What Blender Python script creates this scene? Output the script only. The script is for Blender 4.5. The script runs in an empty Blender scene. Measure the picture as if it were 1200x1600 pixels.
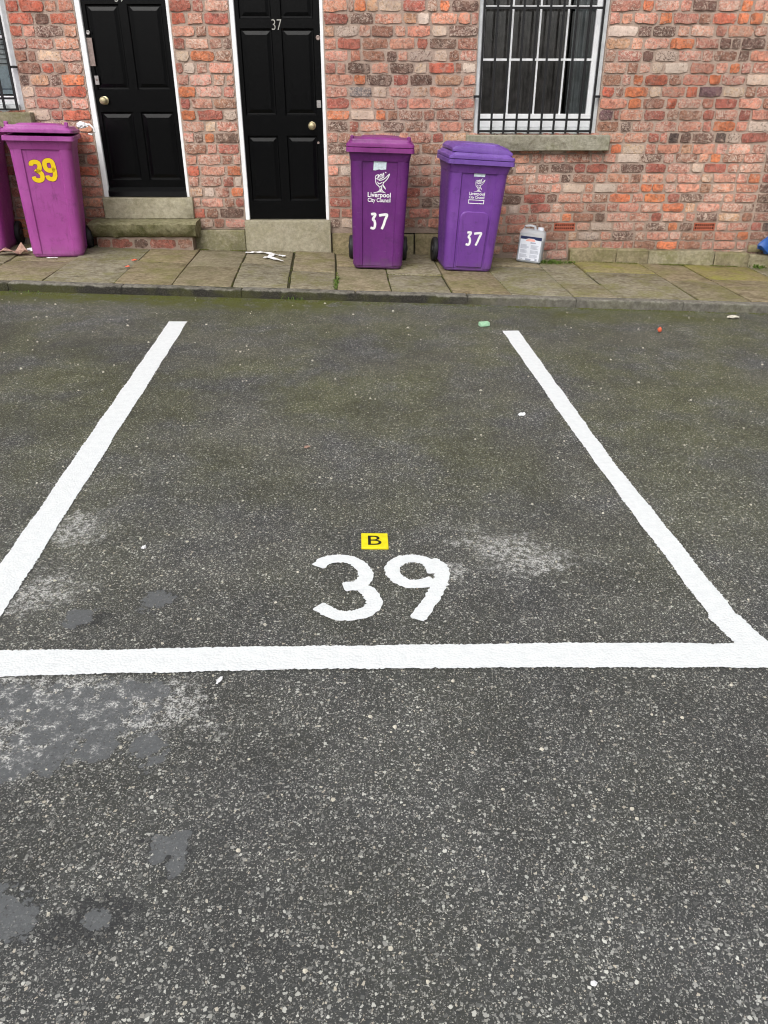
import bpy, bmesh, math, random
from mathutils import Vector, Matrix, noise as mnoise
random.seed(39)
R = math.radians
scene = bpy.context.scene
COL = scene.collection

# ------------------------------------------------------------------ camera
PITCH = math.atan(654 / 1216.0)
CAM_H = 1.48
cam_d = bpy.data.cameras.new("camera")
cam_d.sensor_fit = 'HORIZONTAL'
cam_d.sensor_width = 36.0
cam_d.lens = 36.0 * 1216 / 1200
cam_d.clip_start = 0.05
cam_d.clip_end = 500
cam = bpy.data.objects.new("camera", cam_d)
cam.location = (0, 0, CAM_H)
cam.rotation_euler = (math.pi / 2 - PITCH, 0, 0)
COL.objects.link(cam)
scene.camera = cam

# ------------------------------------------------------------------ sky, sun, exposure (overcast day)
SUN_EL, SUN_AZ = R(47), R(200)          # azimuth measured clockwise from +Y: behind the camera
world = bpy.data.worlds.new("World")
scene.world = world
world.use_nodes = True
wn = world.node_tree
wn.nodes.clear()
sky = wn.nodes.new('ShaderNodeTexSky')
sky.sky_type = 'NISHITA'
sky.sun_disc = False
sky.sun_elevation = SUN_EL
sky.sun_rotation = SUN_AZ
sky.dust_density = 6.0
sky.air_density = 1.0
hs = wn.nodes.new('ShaderNodeHueSaturation')
hs.inputs['Saturation'].default_value = 0.16
bg = wn.nodes.new('ShaderNodeBackground')
bg.inputs['Strength'].default_value = 0.15
wo = wn.nodes.new('ShaderNodeOutputWorld')
wn.links.new(sky.outputs[0], hs.inputs['Color'])
wn.links.new(hs.outputs[0], bg.inputs['Color'])
wn.links.new(bg.outputs[0], wo.inputs['Surface'])

sun_d = bpy.data.lights.new("sun", 'SUN')
sun_d.energy = 1.25
sun_d.angle = R(60)
sun_d.color = (1.0, 0.97, 0.93)
sun = bpy.data.objects.new("sun", sun_d)
sdir = Vector((math.sin(SUN_AZ) * math.cos(SUN_EL), math.cos(SUN_AZ) * math.cos(SUN_EL), math.sin(SUN_EL)))
sun.rotation_euler = (-sdir).to_track_quat('-Z', 'Y').to_euler()
sun.location = (0, -5, 12)
COL.objects.link(sun)

scene.view_settings.view_transform = 'Standard'
scene.view_settings.look = 'None'
scene.view_settings.gamma = 1.0
scene.view_settings.exposure = 0.06
scene.view_settings.use_curve_mapping = False
scene.cycles.filter_width = 1.1
scene.cycles.max_bounces = 6
scene.cycles.diffuse_bounces = 2
scene.cycles.use_denoising = True
scene.cycles.use_adaptive_sampling = True
scene.cycles.adaptive_threshold = 0.02
scene.cycles.adaptive_min_samples = 16
scene.cycles.glossy_bounces = 3
scene.cycles.transparent_max_bounces = 8

# ------------------------------------------------------------------ helpers
SLOPE = 0.029                      # the street falls towards the right
def zg(x): return -SLOPE * x       # road surface
PAVE = 0.068                       # pavement above road
YW = 8.1                           # plane of the house fronts
def lin(c):
    c = c / 255.0
    return c / 12.92 if c <= 0.04045 else ((c + 0.055) / 1.055) ** 2.4
def S(r, g, b, k=1.0): return (lin(r) * k, lin(g) * k, lin(b) * k, 1.0)

class MB:
    def __init__(s): s.V = []; s.F = []
    def add(s, V, F):
        n = len(s.V); s.V += [tuple(v) for v in V]; s.F += [tuple(i + n for i in f) for f in F]; return s
    def box(s, x0, x1, y0, y1, z0, z1):
        return s.add([(x0,y0,z0),(x1,y0,z0),(x1,y1,z0),(x0,y1,z0),(x0,y0,z1),(x1,y0,z1),(x1,y1,z1),(x0,y1,z1)],
                     [(0,3,2,1),(4,5,6,7),(0,1,5,4),(1,2,6,5),(2,3,7,6),(3,0,4,7)])
    def rbox(s, x0, x1, y0, y1, z0, z1, r=0.004, seg=1, jit=0.0, cuts=0, rnd=random):
        bm = bmesh.new()
        bmesh.ops.create_cube(bm, size=1)
        for v in bm.verts:
            v.co = Vector(((x0+x1)/2 + v.co.x*(x1-x0), (y0+y1)/2 + v.co.y*(y1-y0), (z0+z1)/2 + v.co.z*(z1-z0)))
        if cuts:
            L = sorted([(abs(x1-x0), 0), (abs(y1-y0), 1), (abs(z1-z0), 2)])[-1][1]
            es = [e for e in bm.edges if abs((e.verts[0].co - e.verts[1].co)[L]) > 1e-6]
            bmesh.ops.subdivide_edges(bm, edges=es, cuts=cuts, use_grid_fill=True)
        if r > 0:
            es = [e for e in bm.edges if len(e.link_faces) == 2 and e.calc_face_angle(0) > 0.5]
            bmesh.ops.bevel(bm, geom=es, offset=r, segments=seg, affect='EDGES', profile=0.5)
        if jit:
            for v in bm.verts:
                v.co += Vector((rnd.uniform(-jit,jit), rnd.uniform(-jit,jit), rnd.uniform(-jit,jit)))
        bm.verts.index_update()
        s.add([v.co[:] for v in bm.verts], [[v.index for v in f.verts] for f in bm.faces])
        bm.free(); return s
    def tube(s, pts, r, n=8, cap=True):
        pts = [Vector(p) for p in pts]
        rings = []
        for i, p in enumerate(pts):
            d = (pts[min(i+1,len(pts)-1)] - pts[max(i-1,0)]).normalized()
            up = Vector((0,0,1)) if abs(d.z) < 0.9 else Vector((1,0,0))
            a = d.cross(up).normalized(); b = a.cross(d).normalized()
            rr = r[i] if isinstance(r, (list,tuple)) else r
            rings.append([p + a*math.cos(2*math.pi*k/n)*rr + b*math.sin(2*math.pi*k/n)*rr for k in range(n)])
        return s.loft(rings, cap, cap)
    def loft(s, rings, cap0=True, cap1=True):
        n = len(rings[0]); V = [v for r in rings for v in r]; F = []
        for i in range(len(rings)-1):
            for k in range(n):
                k2 = (k+1) % n
                F.append((i*n+k, i*n+k2, (i+1)*n+k2, (i+1)*n+k))
        if cap0: F.append(tuple(reversed(range(n))))
        if cap1: F.append(tuple((len(rings)-1)*n + k for k in range(n)))
        return s.add(V, F)
    def lathe_y(s, prof, cx, cz, n=20):       # profile of (radius, y), axis along y
        rings = [[(cx + r*math.cos(2*math.pi*k/n), y, cz + r*math.sin(2*math.pi*k/n)) for k in range(n)] for r, y in prof]
        return s.loft(rings)
    def lathe_x(s, prof, cy, cz, n=20):
        rings = [[(x, cy + r*math.cos(2*math.pi*k/n), cz + r*math.sin(2*math.pi*k/n)) for k in range(n)] for r, x in prof]
        return s.loft(rings)

ORG = {}
def link(o): COL.objects.link(o); return o
def mk(name, mb, mat, parent=None, smooth=False, kind=None, fix=True):
    """one mesh object; vertices are given in the frame of its top-level thing"""
    V = [Vector(v) for v in mb.V]
    lo = Vector((min(v.x for v in V), min(v.y for v in V), min(v.z for v in V)))
    hi = Vector((max(v.x for v in V), max(v.y for v in V), max(v.z for v in V)))
    c = (lo + hi) / 2
    if parent is None: c.z = lo.z
    me = bpy.data.meshes.new(name)
    me.from_pydata([(v - c)[:] for v in V], [], mb.F)
    if fix:
        bm = bmesh.new(); bm.from_mesh(me)
        bmesh.ops.recalc_face_normals(bm, faces=bm.faces[:])
        bm.to_mesh(me); bm.free()
    if smooth:
        me.polygons.foreach_set('use_smooth', [True]*len(me.polygons))
        if smooth != 'all':
            me.set_sharp_from_angle(angle=R(smooth if smooth is not True else 35))
    me.materials.append(mat)
    o = link(bpy.data.objects.new(name, me))
    if parent is not None:
        o.parent = parent
        o.location = c - ORG[parent]
    else:
        o.location = c
    ORG[o] = c
    if kind: o['kind'] = kind
    return o
def empty(name, loc=(0,0,0), world_frame=False):
    o = link(bpy.data.objects.new(name, None))
    o.empty_display_size = 0.2
    o.location = loc
    ORG[o] = Vector(loc) if world_frame else Vector((0,0,0))
    return o
def tag(o, label, cat, group=None):
    o['label'] = label; o['category'] = cat
    if group: o['group'] = group
    return o

class G:
    """small node-graph builder"""
    def __init__(s, name):
        s.m = bpy.data.materials.new(name); s.m.use_nodes = True
        s.t = s.m.node_tree; s.t.nodes.clear()
        s.out = s.t.nodes.new('ShaderNodeOutputMaterial')
        s.b = s.t.nodes.new('ShaderNodeBsdfPrincipled')
        s.t.links.new(s.b.outputs[0], s.out.inputs['Surface'])
        s.geo = s.t.nodes.new('ShaderNodeNewGeometry')
        s.P = s.geo.outputs['Position']
    def put(s, sock, v):
        if isinstance(v, bpy.types.NodeSocket): s.t.links.new(v, sock)
        elif v is not None:
            if isinstance(v, tuple) and len(v) == 3 and sock.type == 'RGBA': v = v + (1,)
            sock.default_value = v
    def math(s, op, a, b=None, c=None, clamp=False):
        n = s.t.nodes.new('ShaderNodeMath'); n.operation = op; n.use_clamp = clamp
        s.put(n.inputs[0], a); s.put(n.inputs[1], b); s.put(n.inputs[2], c)
        return n.outputs[0]
    def vmath(s, op, a, b=None):
        n = s.t.nodes.new('ShaderNodeVectorMath'); n.operation = op
        s.put(n.inputs[0], a)
        if op == 'SCALE': s.put(n.inputs['Scale'], b)
        else: s.put(n.inputs[1], b)
        return n.outputs['Value'] if op in ('LENGTH','DOT_PRODUCT','DISTANCE') else n.outputs[0]
    def mix(s, f, a, b, mode='MIX'):
        n = s.t.nodes.new('ShaderNodeMix'); n.data_type = 'RGBA'; n.blend_type = mode; n.clamp_factor = True
        s.put(n.inputs[0], f); s.put(n.inputs[6], a); s.put(n.inputs[7], b)
        return n.outputs[2]
    def noise(s, scale, detail=3, rough=0.55, vec=None, out=0, dist=0.0):
        n = s.t.nodes.new('ShaderNodeTexNoise')
        s.put(n.inputs['Vector'], vec if vec is not None else s.P)
        n.inputs['Scale'].default_value = scale; n.inputs['Detail'].default_value = detail
        n.inputs['Roughness'].default_value = rough; n.inputs['Distortion'].default_value = dist
        return n.outputs[out]
    def voro(s, scale, vec=None, feature='F1', dim='3D', rnd=1.0):
        n = s.t.nodes.new('ShaderNodeTexVoronoi'); n.feature = feature; n.voronoi_dimensions = dim
        s.put(n.inputs['Vector'], vec if vec is not None else s.P)
        n.inputs['Scale'].default_value = scale; n.inputs['Randomness'].default_value = rnd
        return n
    def ss(s, v, lo, hi, a=0.0, b=1.0, smooth=True):
        n = s.t.nodes.new('ShaderNodeMapRange'); n.interpolation_type = 'SMOOTHSTEP' if smooth else 'LINEAR'
        s.put(n.inputs[0], v); s.put(n.inputs[1], lo); s.put(n.inputs[2], hi); s.put(n.inputs[3], a); s.put(n.inputs[4], b)
        return n.outputs[0]
    def sep(s, v):
        n = s.t.nodes.new('ShaderNodeSeparateXYZ'); s.put(n.inputs[0], v); return n.outputs
    def comb(s, x, y, z):
        n = s.t.nodes.new('ShaderNodeCombineXYZ')
        s.put(n.inputs[0], x); s.put(n.inputs[1], y); s.put(n.inputs[2], z); return n.outputs[0]
    def bump(s, h, strength=0.5, dist=0.01):
        n = s.t.nodes.new('ShaderNodeBump'); s.put(n.inputs['Strength'], strength); n.inputs['Distance'].default_value = dist
        s.put(n.inputs['Height'], h); s.t.links.new(n.outputs[0], s.b.inputs['Normal']); return n
    def base(s, c, rough=0.6, spec=0.5, metal=0.0):
        s.put(s.b.inputs['Base Color'], c); s.put(s.b.inputs['Roughness'], rough)
        s.put(s.b.inputs['Specular IOR Level'], spec); s.put(s.b.inputs['Metallic'], metal); return s.m

# ------------------------------------------------------------------ materials
M = {}
def asphalt():
    g = G('asphalt')
    x, y, z = g.sep(g.P)
    p = g.comb(x, y, 0.0)
    warp = g.vmath('SCALE', g.vmath('SUBTRACT', g.noise(85, 2, vec=p, out=1), (0.5,0.5,0.5)), 0.009)
    pw = g.vmath('ADD', p, warp)
    pw = g.vmath('ADD', pw, g.vmath('SCALE', g.vmath('SUBTRACT', g.noise(230, 1, vec=p, out=1), (0.5,0.5,0.5)), 0.004))
    big = g.noise(1.1, 4, 0.6, vec=p)
    mid = g.noise(5.0, 4, 0.6, vec=p)
    fine = g.noise(420, 2, 0.6, vec=p)
    col = g.mix(fine, (0.020,0.021,0.0215), (0.072,0.0738,0.0738))
    # silt and algae film lying in the binder between the stones, thicker towards the kerb
    film = g.math('MULTIPLY', g.ss(y, 1.2, 4.4, 0.10, 0.80), g.ss(g.noise(1.7, 5, 0.65, vec=p), 0.30, 0.60))
    fcol = g.mix(g.ss(g.noise(0.9, 3, vec=p), 0.36, 0.56), (0.084,0.080,0.060), (0.070,0.073,0.024))
    col = g.mix(film, col, g.mix(fine, g.mix(1.0, fcol, (0.55,0.55,0.55), 'MULTIPLY'), g.mix(1.0, fcol, (1.45,1.45,1.45), 'MULTIPLY')))
    hgt = g.math('MULTIPLY', fine, 0.25)
    for scale, lo, hi, amt, seed, pw_ in ((300, 0.05, 0.58, 0.75, 0, 2.4), (175, -0.12, 0.54, 0.95, 7.3, 2.3), (98, -0.40, 0.50, 1.0, 3.1, 2.2)):
        v = g.voro(scale, g.vmath('ADD', pw, (seed, seed*1.7, 0.0)), dim='2D')
        cr, cg, cb = g.sep(v.outputs['Color'])
        thr = g.ss(cr, 0, 1, lo, hi, smooth=False)
        m = g.ss(g.math('SUBTRACT', thr, v.outputs['Distance']), 0.0, 0.08)
        lum = g.math('POWER', cg, pw_)
        chip = g.mix(lum, (0.044,0.046,0.047), (0.50,0.50,0.465))
        warm = g.mix(g.ss(cb, 0.68, 0.95), chip, (0.42,0.35,0.25))
        warm = g.mix(g.ss(lum, 0.25, 0.7), chip, g.mix(0.5, chip, warm))
        warm = g.mix(g.math('MULTIPLY', film, 0.62), warm, g.mix(1.0, warm, (0.68,0.67,0.40), 'MULTIPLY'))
        col = g.mix(g.math('MULTIPLY', m, amt), col, warm)
        hgt = g.math('MAXIMUM', hgt, g.math('MULTIPLY', m, g.ss(cg, 0, 1, 0.4, 1.0)))
    # patchy wear: more binder / more exposed stone
    tone = g.ss(big, 0.3, 0.7, 1.02, 1.38)
    tone = g.math('MULTIPLY', tone, g.ss(mid, 0.3, 0.7, 0.86, 1.14))
    col = g.mix(1.0, col, g.comb(tone, tone, tone), 'MULTIPLY')
    # damp-dark and bluish areas to the far left
    dk = g.math('MULTIPLY', g.ss(x, -0.6, -2.2), g.ss(g.noise(0.8, 3, vec=g.vmath('ADD', p, (4,2,0))), 0.40, 0.62))
    col = g.mix(g.math('MULTIPLY', dk, 0.40), col, (0.030,0.030,0.032))
    # moss along the kerb
    mn = g.noise(9, 5, 0.7, vec=p)
    ms = g.math('MULTIPLY', g.ss(g.math('ADD', y, g.math('MULTIPLY', g.noise(1.6, 3, vec=p), 0.5)), 6.05, 6.38), g.ss(mn, 0.32, 0.54))
    side = g.ss(g.noise(0.55, 2, vec=g.vmath('ADD', p, (9.2,0,0))), 0.38, 0.60)
    ms = g.math('MULTIPLY', ms, g.math('MAXIMUM', side, g.ss(x, 0.2, -0.6)))
    col = g.mix(g.math('MULTIPLY', ms, 0.92), col, g.mix(g.noise(60, 3, vec=p), (0.034,0.040,0.009), (0.15,0.155,0.030)))
    # stains with a shape of their own
    edge = g.math('ADD', g.math('MULTIPLY', g.math('SUBTRACT', g.noise(8, 4, 0.7, vec=p), 0.5), 2.6), g.math('MULTIPLY', g.math('SUBTRACT', g.noise(38, 4, 0.75, vec=p), 0.5), 2.6))
    edgeb = g.math('ADD', g.math('MULTIPLY', g.math('SUBTRACT', g.noise(13, 4, 0.7, vec=p), 0.5), 3.4), g.math('MULTIPLY', g.math('SUBTRACT', g.noise(70, 4, 0.75, vec=p), 0.5), 0.9))
    def ell(cx, cy, rx, ry, e, a=0.0):
        dx = g.math('SUBTRACT', x, cx); dy = g.math('SUBTRACT', y, cy)
        ca, sa = math.cos(a), math.sin(a)
        u = g.math('DIVIDE', g.math('ADD', g.math('MULTIPLY', dx, ca), g.math('MULTIPLY', dy, sa)), rx)
        v = g.math('DIVIDE', g.math('SUBTRACT', g.math('MULTIPLY', dy, ca), g.math('MULTIPLY', dx, sa)), ry)
        d = g.math('SQRT', g.math('ADD', g.math('MULTIPLY', u, u), g.math('MULTIPLY', v, v)))
        return g.math('ADD', d, e)
    def union(lst, e, lo, hi):
        m = None
        for q in lst:
            k = g.ss(ell(*q[:4], e, q[4] if len(q) > 4 else 0), hi, lo)
            m = k if m is None else g.math('MAXIMUM', m, k)
        return m
    lime = union([(0.47,2.47,0.22,0.15,-0.35), (0.40,2.52,0.12,0.10), (0.60,2.39,0.10,0.06), (-1.12,2.13,0.12,0.13), (-1.15,2.55,0.11,0.13),
                  (-0.93,1.60,0.30,0.17), (-0.66,1.60,0.22,0.12), (-1.0,1.45,0.20,0.14), (0.25,2.33,0.06,0.06)], edge, 0.45, 1.12)
    spk = g.math('MULTIPLY', g.ss(g.noise(150, 3, 0.8, vec=p), 0.44, 0.54), g.ss(g.noise(36, 5, 0.8, vec=p), 0.45, 0.55))
    tar = union([(-0.82,1.56,0.24,0.13,0.4), (-0.72,1.47,0.06,0.055), (-0.60,1.455,0.055,0.065), (-1.02,1.62,0.18,0.08), (-0.68,1.66,0.10,0.07),
                 (-0.745,2.106,0.052,0.062), (-0.96,2.00,0.065,0.045,0.6), (-0.467,1.17,0.042,0.045), (-0.455,1.118,0.036,0.03), (-0.49,1.14,0.032,0.038),
                 (-0.765,0.998,0.065,0.068), (-0.578,0.99,0.035,0.026), (-1.02,1.33,0.13,0.07,0.4), (-0.88,1.41,0.10,0.055)], edgeb, 0.80, 0.88)
    tarm = g.math('MULTIPLY', tar, g.ss(g.noise(110, 3, 0.75, vec=p), 0.66, 0.55))
    col = g.mix(g.math('MULTIPLY', tarm, 0.90), col, g.mix(g.noise(50, 4, 0.7, vec=p), (0.078,0.083,0.087), (0.142,0.149,0.156)))
    limef = g.math('MULTIPLY', lime, g.math('SUBTRACT', 1.0, g.math('MULTIPLY', tar, g.ss(g.noise(24, 4, 0.7, vec=p), 0.60, 0.46))))
    col = g.mix(g.math('MULTIPLY', limef, g.math('ADD', g.math('MULTIPLY', spk, 0.95), 0.03)), col, (0.62,0.62,0.60))
    ring = g.math('SUBTRACT', union([(-0.745,2.106,0.058,0.07), (-0.467,1.145,0.06,0.07), (-0.757,0.998,0.066,0.075), (-0.578,0.98,0.09,0.06), (-0.93,1.99,0.08,0.05)], edgeb, 0.6, 1.15), tar, clamp=True)
    col = g.mix(g.math('MULTIPLY', ring, 0.62), col, (0.024,0.025,0.028))
    g.bump(hgt, g.math('SUBTRACT', 0.75, g.math('MULTIPLY', tar, 0.62)), 0.006)
    return g.base(col, g.math('SUBTRACT', 0.82, g.math('MULTIPLY', tar, 0.22)), 0.35)
M['asphalt'] = asphalt()

def line_paint():
    g = G('white_line_paint')
    x, y, z = g.sep(g.P)
    p = g.comb(x, y, 0.0)
    v = g.voro(120, p, dim='2D'); f = g.noise(30, 4, 0.7, vec=p)
    streak = g.noise(18, 3, 0.6, vec=g.vmath('MULTIPLY', p, (1.0, 6.0, 1.0)))
    c = g.mix(g.ss(f, 0.35, 0.7), (0.765,0.79,0.797), (0.70,0.725,0.735))
    c = g.mix(g.math('MULTIPLY', g.ss(streak, 0.52, 0.72), 0.28), c, (0.56,0.59,0.61))
    pin = g.ss(g.noise(170, 2, 0.6, vec=p), 0.735, 0.78)
    c = g.mix(g.math('MULTIPLY', pin, 0.65), c, (0.20,0.20,0.20))
    g.bump(g.math('ADD', g.math('MULTIPLY', v.outputs['Distance'], -0.8), f), 0.40, 0.004)
    return g.base(c, 0.65, 0.35)
M['line'] = line_paint()

def brick_mat(name, joined):
    g = G(name)
    if joined:
        a = g.t.nodes.new('ShaderNodeAttribute'); a.attribute_name = 'tint'
        c0, al = a.outputs['Color'], a.outputs['Alpha']
    else:
        a = g.t.nodes.new('ShaderNodeObjectInfo'); c0, al = a.outputs['Color'], a.outputs['Alpha']
    x, y, z = g.sep(g.P)
    blot = g.noise(21, 5, 0.7, dist=0.9)
    c = g.mix(g.ss(blot, 0.34, 0.62), g.mix(1.0, c0, (0.50,0.45,0.44), 'MULTIPLY'), g.mix(1.0, c0, (1.22,1.14,1.10), 'MULTIPLY'))
    hue = g.noise(13, 3, 0.6, vec=g.vmath('ADD', g.P, (11.0,2.0,5.0)))
    c = g.mix(g.ss(hue, 0.50, 0.68, 0.0, 0.30), c, g.mix(0.5, c, (0.52,0.30,0.24)))
    grain = g.noise(120, 3, 0.7)
    c = g.mix(g.ss(grain, 0.36, 0.66, 0.0, 0.35), c, g.mix(0.5, c, (0.62,0.50,0.42)))
    # lime and cream patches, strength in the alpha of the tint
    fl = g.ss(g.math('ADD', g.noise(34, 5, 0.78, dist=1.5), g.math('MULTIPLY', al, 0.30)), 0.63, 0.75)
    c = g.mix(g.math('MULTIPLY', fl, 0.80), c, g.mix(g.noise(80, 2), (0.50,0.36,0.285), (0.72,0.63,0.55)))
    pits = g.ss(g.noise(62, 4, 0.75, vec=g.vmath('ADD', g.P, (3.3,1.0,7.7))), 0.585, 0.68)
    c = g.mix(g.math('MULTIPLY', pits, 0.72), c, (0.085,0.060,0.055))
    # old pointing smeared over the faces
    sm = g.ss(g.noise(8, 5, 0.75, vec=g.vmath('ADD', g.P, (1.0,9.0,2.0))), 0.50, 0.64, 0.0, 0.65)
    c = g.mix(g.math('MULTIPLY', sm, g.ss(g.noise(40, 3, 0.7), 0.40, 0.6)), c, (0.50,0.375,0.305))
    # broad weathering that runs across many bricks
    wx = g.ss(g.noise(1.3, 4, 0.65, vec=g.vmath('MULTIPLY', g.P, (1.0,1.0,0.6))), 0.34, 0.66)
    c = g.mix(1.0, c, g.mix(wx, (0.80,0.78,0.77), (1.16,1.14,1.12)), 'MULTIPLY')
    # soot and damp staining near the pavement
    zz = g.math('ADD', z, g.math('MULTIPLY', x, SLOPE))
    damp = g.math('MULTIPLY', g.ss(g.math('ADD', zz, g.math('MULTIPLY', g.noise(2.2, 4), 0.5)), 1.0, 0.35), 0.42)
    c = g.mix(damp, c, g.mix(0.35, (0.085,0.062,0.048), c))
    g.bump(g.math('ADD', g.math('MULTIPLY', grain, 0.6), g.math('ADD', blot, g.math('MULTIPLY', pits, -1.2))), 0.6, 0.008)
    return g.base(c, 0.9, 0.2)
M['brick'] = brick_mat('old_brick', False)
M['brick_joined'] = brick_mat('old_brick_far', True)

def mortar():
    g = G('lime_mortar')
    x, y, z = g.sep(g.P)
    n1 = g.noise(9, 5, 0.65); n2 = g.noise(110, 3, 0.7)
    c = g.mix(n1, (0.37,0.275,0.22), (0.54,0.42,0.35))
    c = g.mix(g.ss(n2, 0.38, 0.7, 0, 0.45), c, (0.26,0.195,0.16))
    zz = g.math('ADD', z, g.math('MULTIPLY', x, SLOPE))
    damp = g.math('MULTIPLY', g.ss(g.math('ADD', zz, g.math('MULTIPLY', g.noise(2.2, 4), 0.5)), 1.0, 0.35), 0.5)
    c = g.mix(damp, c, (0.16,0.125,0.095))
    g.bump(g.math('ADD', n1, n2), 0.8, 0.012)
    return g.base(c, 0.95, 0.1)
M['mortar'] = mortar()

def stone(name, a, b, moss=0.35, mosscol=((0.055,0.06,0.018),(0.15,0.15,0.05)), dark=0.4, vary=True, sc=1.0, blotch=0.3):
    g = G(name)
    oi = g.t.nodes.new('ShaderNodeObjectInfo')
    p = g.P
    n1 = g.noise(4*sc, 5, 0.65); n2 = g.noise(26*sc, 5, 0.7); n3 = g.noise(150, 2, 0.6)
    lay = g.noise(11*sc, 4, 0.6, vec=g.vmath('MULTIPLY', p, (1.0, 2.4, 2.0)))
    c = g.mix(g.ss(n2, 0.3, 0.7), a, b)
    if vary:
        c = g.mix(g.ss(oi.outputs['Random'], 0, 1, 0.0, 0.8), c, g.mix(1.0, c, (1.0,0.86,0.70), 'MULTIPLY'))
        r2 = g.math('FRACT', g.math('MULTIPLY', oi.outputs['Random'], 7.31))
        c = g.mix(g.ss(r2, 0.3, 1.0, 0.0, 0.6), c, g.mix(1.0, c, (0.80,0.82,0.78), 'MULTIPLY'))
    n4 = g.noise(5.5*sc, 6, 0.72, vec=g.vmath('ADD', p, (5.0,3.0,1.0)), dist=0.5)
    c = g.mix(g.ss(n4, 0.50, 0.68, 0.0, blotch), c, g.mix(1.0, c, (0.50,0.46,0.40), 'MULTIPLY'))
    c = g.mix(g.ss(n4, 0.48, 0.32, 0.0, blotch*0.7), c, g.mix(0.5, c, (0.36,0.30,0.20)))
    c = g.mix(g.ss(lay, 0.52, 0.66, 0.0, dark), c, g.mix(1.0, c, (0.42,0.38,0.33), 'MULTIPLY'))
    c = g.mix(g.ss(n3, 0.4, 0.7, 0, 0.35), c, g.mix(1.0, c, (0.62,0.60,0.58), 'MULTIPLY'))
    mm = g.math('MULTIPLY', g.ss(n1, 0.42, 0.66), moss)
    mm = g.math('MULTIPLY', mm, g.ss(g.noise(48, 4, 0.7), 0.30, 0.6))
    c = g.mix(mm, c, g.mix(g.noise(70, 2), mosscol[0], mosscol[1]))
    g.bump(g.math('ADD', g.math('MULTIPLY', n3, 0.35), g.math('ADD', n2, lay)), 0.55, 0.010)
    return g.base(c, 0.88, 0.25)
M['flag'] = stone('york_stone', (0.175,0.155,0.108), (0.325,0.298,0.22), 0.85, ((0.10,0.10,0.035),(0.24,0.225,0.075)), 0.55, blotch=0.75)
M['flag_green'] = stone('york_stone_algae', (0.18,0.165,0.085), (0.31,0.28,0.155), 1.0, ((0.13,0.135,0.026),(0.31,0.29,0.065)), 0.3, blotch=0.5)
M['flag_grey'] = stone('york_stone_grey', (0.20,0.187,0.14), (0.34,0.32,0.25), 0.6, dark=0.35, blotch=0.6)
M['step'] = stone('sandstone_step', (0.28,0.255,0.185), (0.41,0.375,0.28), 0.45, ((0.16,0.15,0.07),(0.26,0.24,0.12)), 0.22, False)
M['plinth'] = stone('sandstone_plinth', (0.20,0.185,0.125), (0.34,0.31,0.215), 0.75, ((0.10,0.10,0.035),(0.21,0.20,0.085)), 0.4)
M['sill'] = stone('grey_sandstone_sill', (0.24,0.225,0.175), (0.38,0.36,0.29), 0.6, ((0.12,0.12,0.06),(0.24,0.235,0.14)), 0.4, False, blotch=0.6)
M['rough_step'] = stone('mossy_sandstone', (0.16,0.15,0.085), (0.28,0.26,0.155), 0.85, ((0.06,0.066,0.022),(0.15,0.15,0.055)), 0.6, False)
def kerb_mat():
    g = G('kerb_stone')
    oi = g.t.nodes.new('ShaderNodeObjectInfo')
    x, y, z = g.sep(g.P)
    h = g.math('ADD', z, g.math('MULTIPLY', x, SLOPE))
    n2 = g.noise(30, 5, 0.7); n3 = g.noise(160, 2)
    c = g.mix(g.ss(n2, 0.3, 0.7), (0.13,0.122,0.10), (0.27,0.255,0.215))
    # moss and a darker tone up the face from the channel
    up = g.ss(g.math('ADD', h, g.math('MULTIPLY', g.math('SUBTRACT', g.noise(12, 4, 0.7), 0.5), 0.05)), 0.070, 0.052)
    up = g.math('MULTIPLY', up, g.ss(g.math('ADD', x, g.math('MULTIPLY', g.noise(1.4, 2), 2.0)), 2.6, 1.1, 0.45, 0.97))
    c = g.mix(up, c, g.mix(g.ss(g.noise(3.0, 3), 0.45, 0.58), (0.014,0.0125,0.010), (0.036,0.037,0.009)))
    c = g.mix(g.ss(n3, 0.45, 0.7, 0, 0.5), c, (0.09,0.085,0.07))
    g.bump(g.math('ADD', n2, n3), 0.6, 0.008)
    return g.base(c, 0.9, 0.25)
M['kerb'] = kerb_mat()
def soil():
    g = G('joint_soil')
    c = g.mix(g.noise(12, 4), (0.035,0.032,0.024), (0.075,0.072,0.034))
    g.bump(g.noise(120, 3), 0.8, 0.01)
    return g.base(c, 1.0, 0.1)
M['soil'] = soil()

def plain(name, c, rough=0.5, spec=0.5, metal=0.0, vary=0.12, sc=20, bump=0.0, bsc=200):
    g = G(name)
    n = g.noise(sc, 4, 0.6)
    cc = g.mix(g.ss(n, 0.3, 0.7), tuple(v*(1-vary) for v in c[:3]), tuple(min(1, v*(1+vary)) for v in c[:3]))
    if bump: g.bump(g.noise(bsc, 3), bump, 0.004)
    return g.base(cc, rough, spec, metal)

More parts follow.
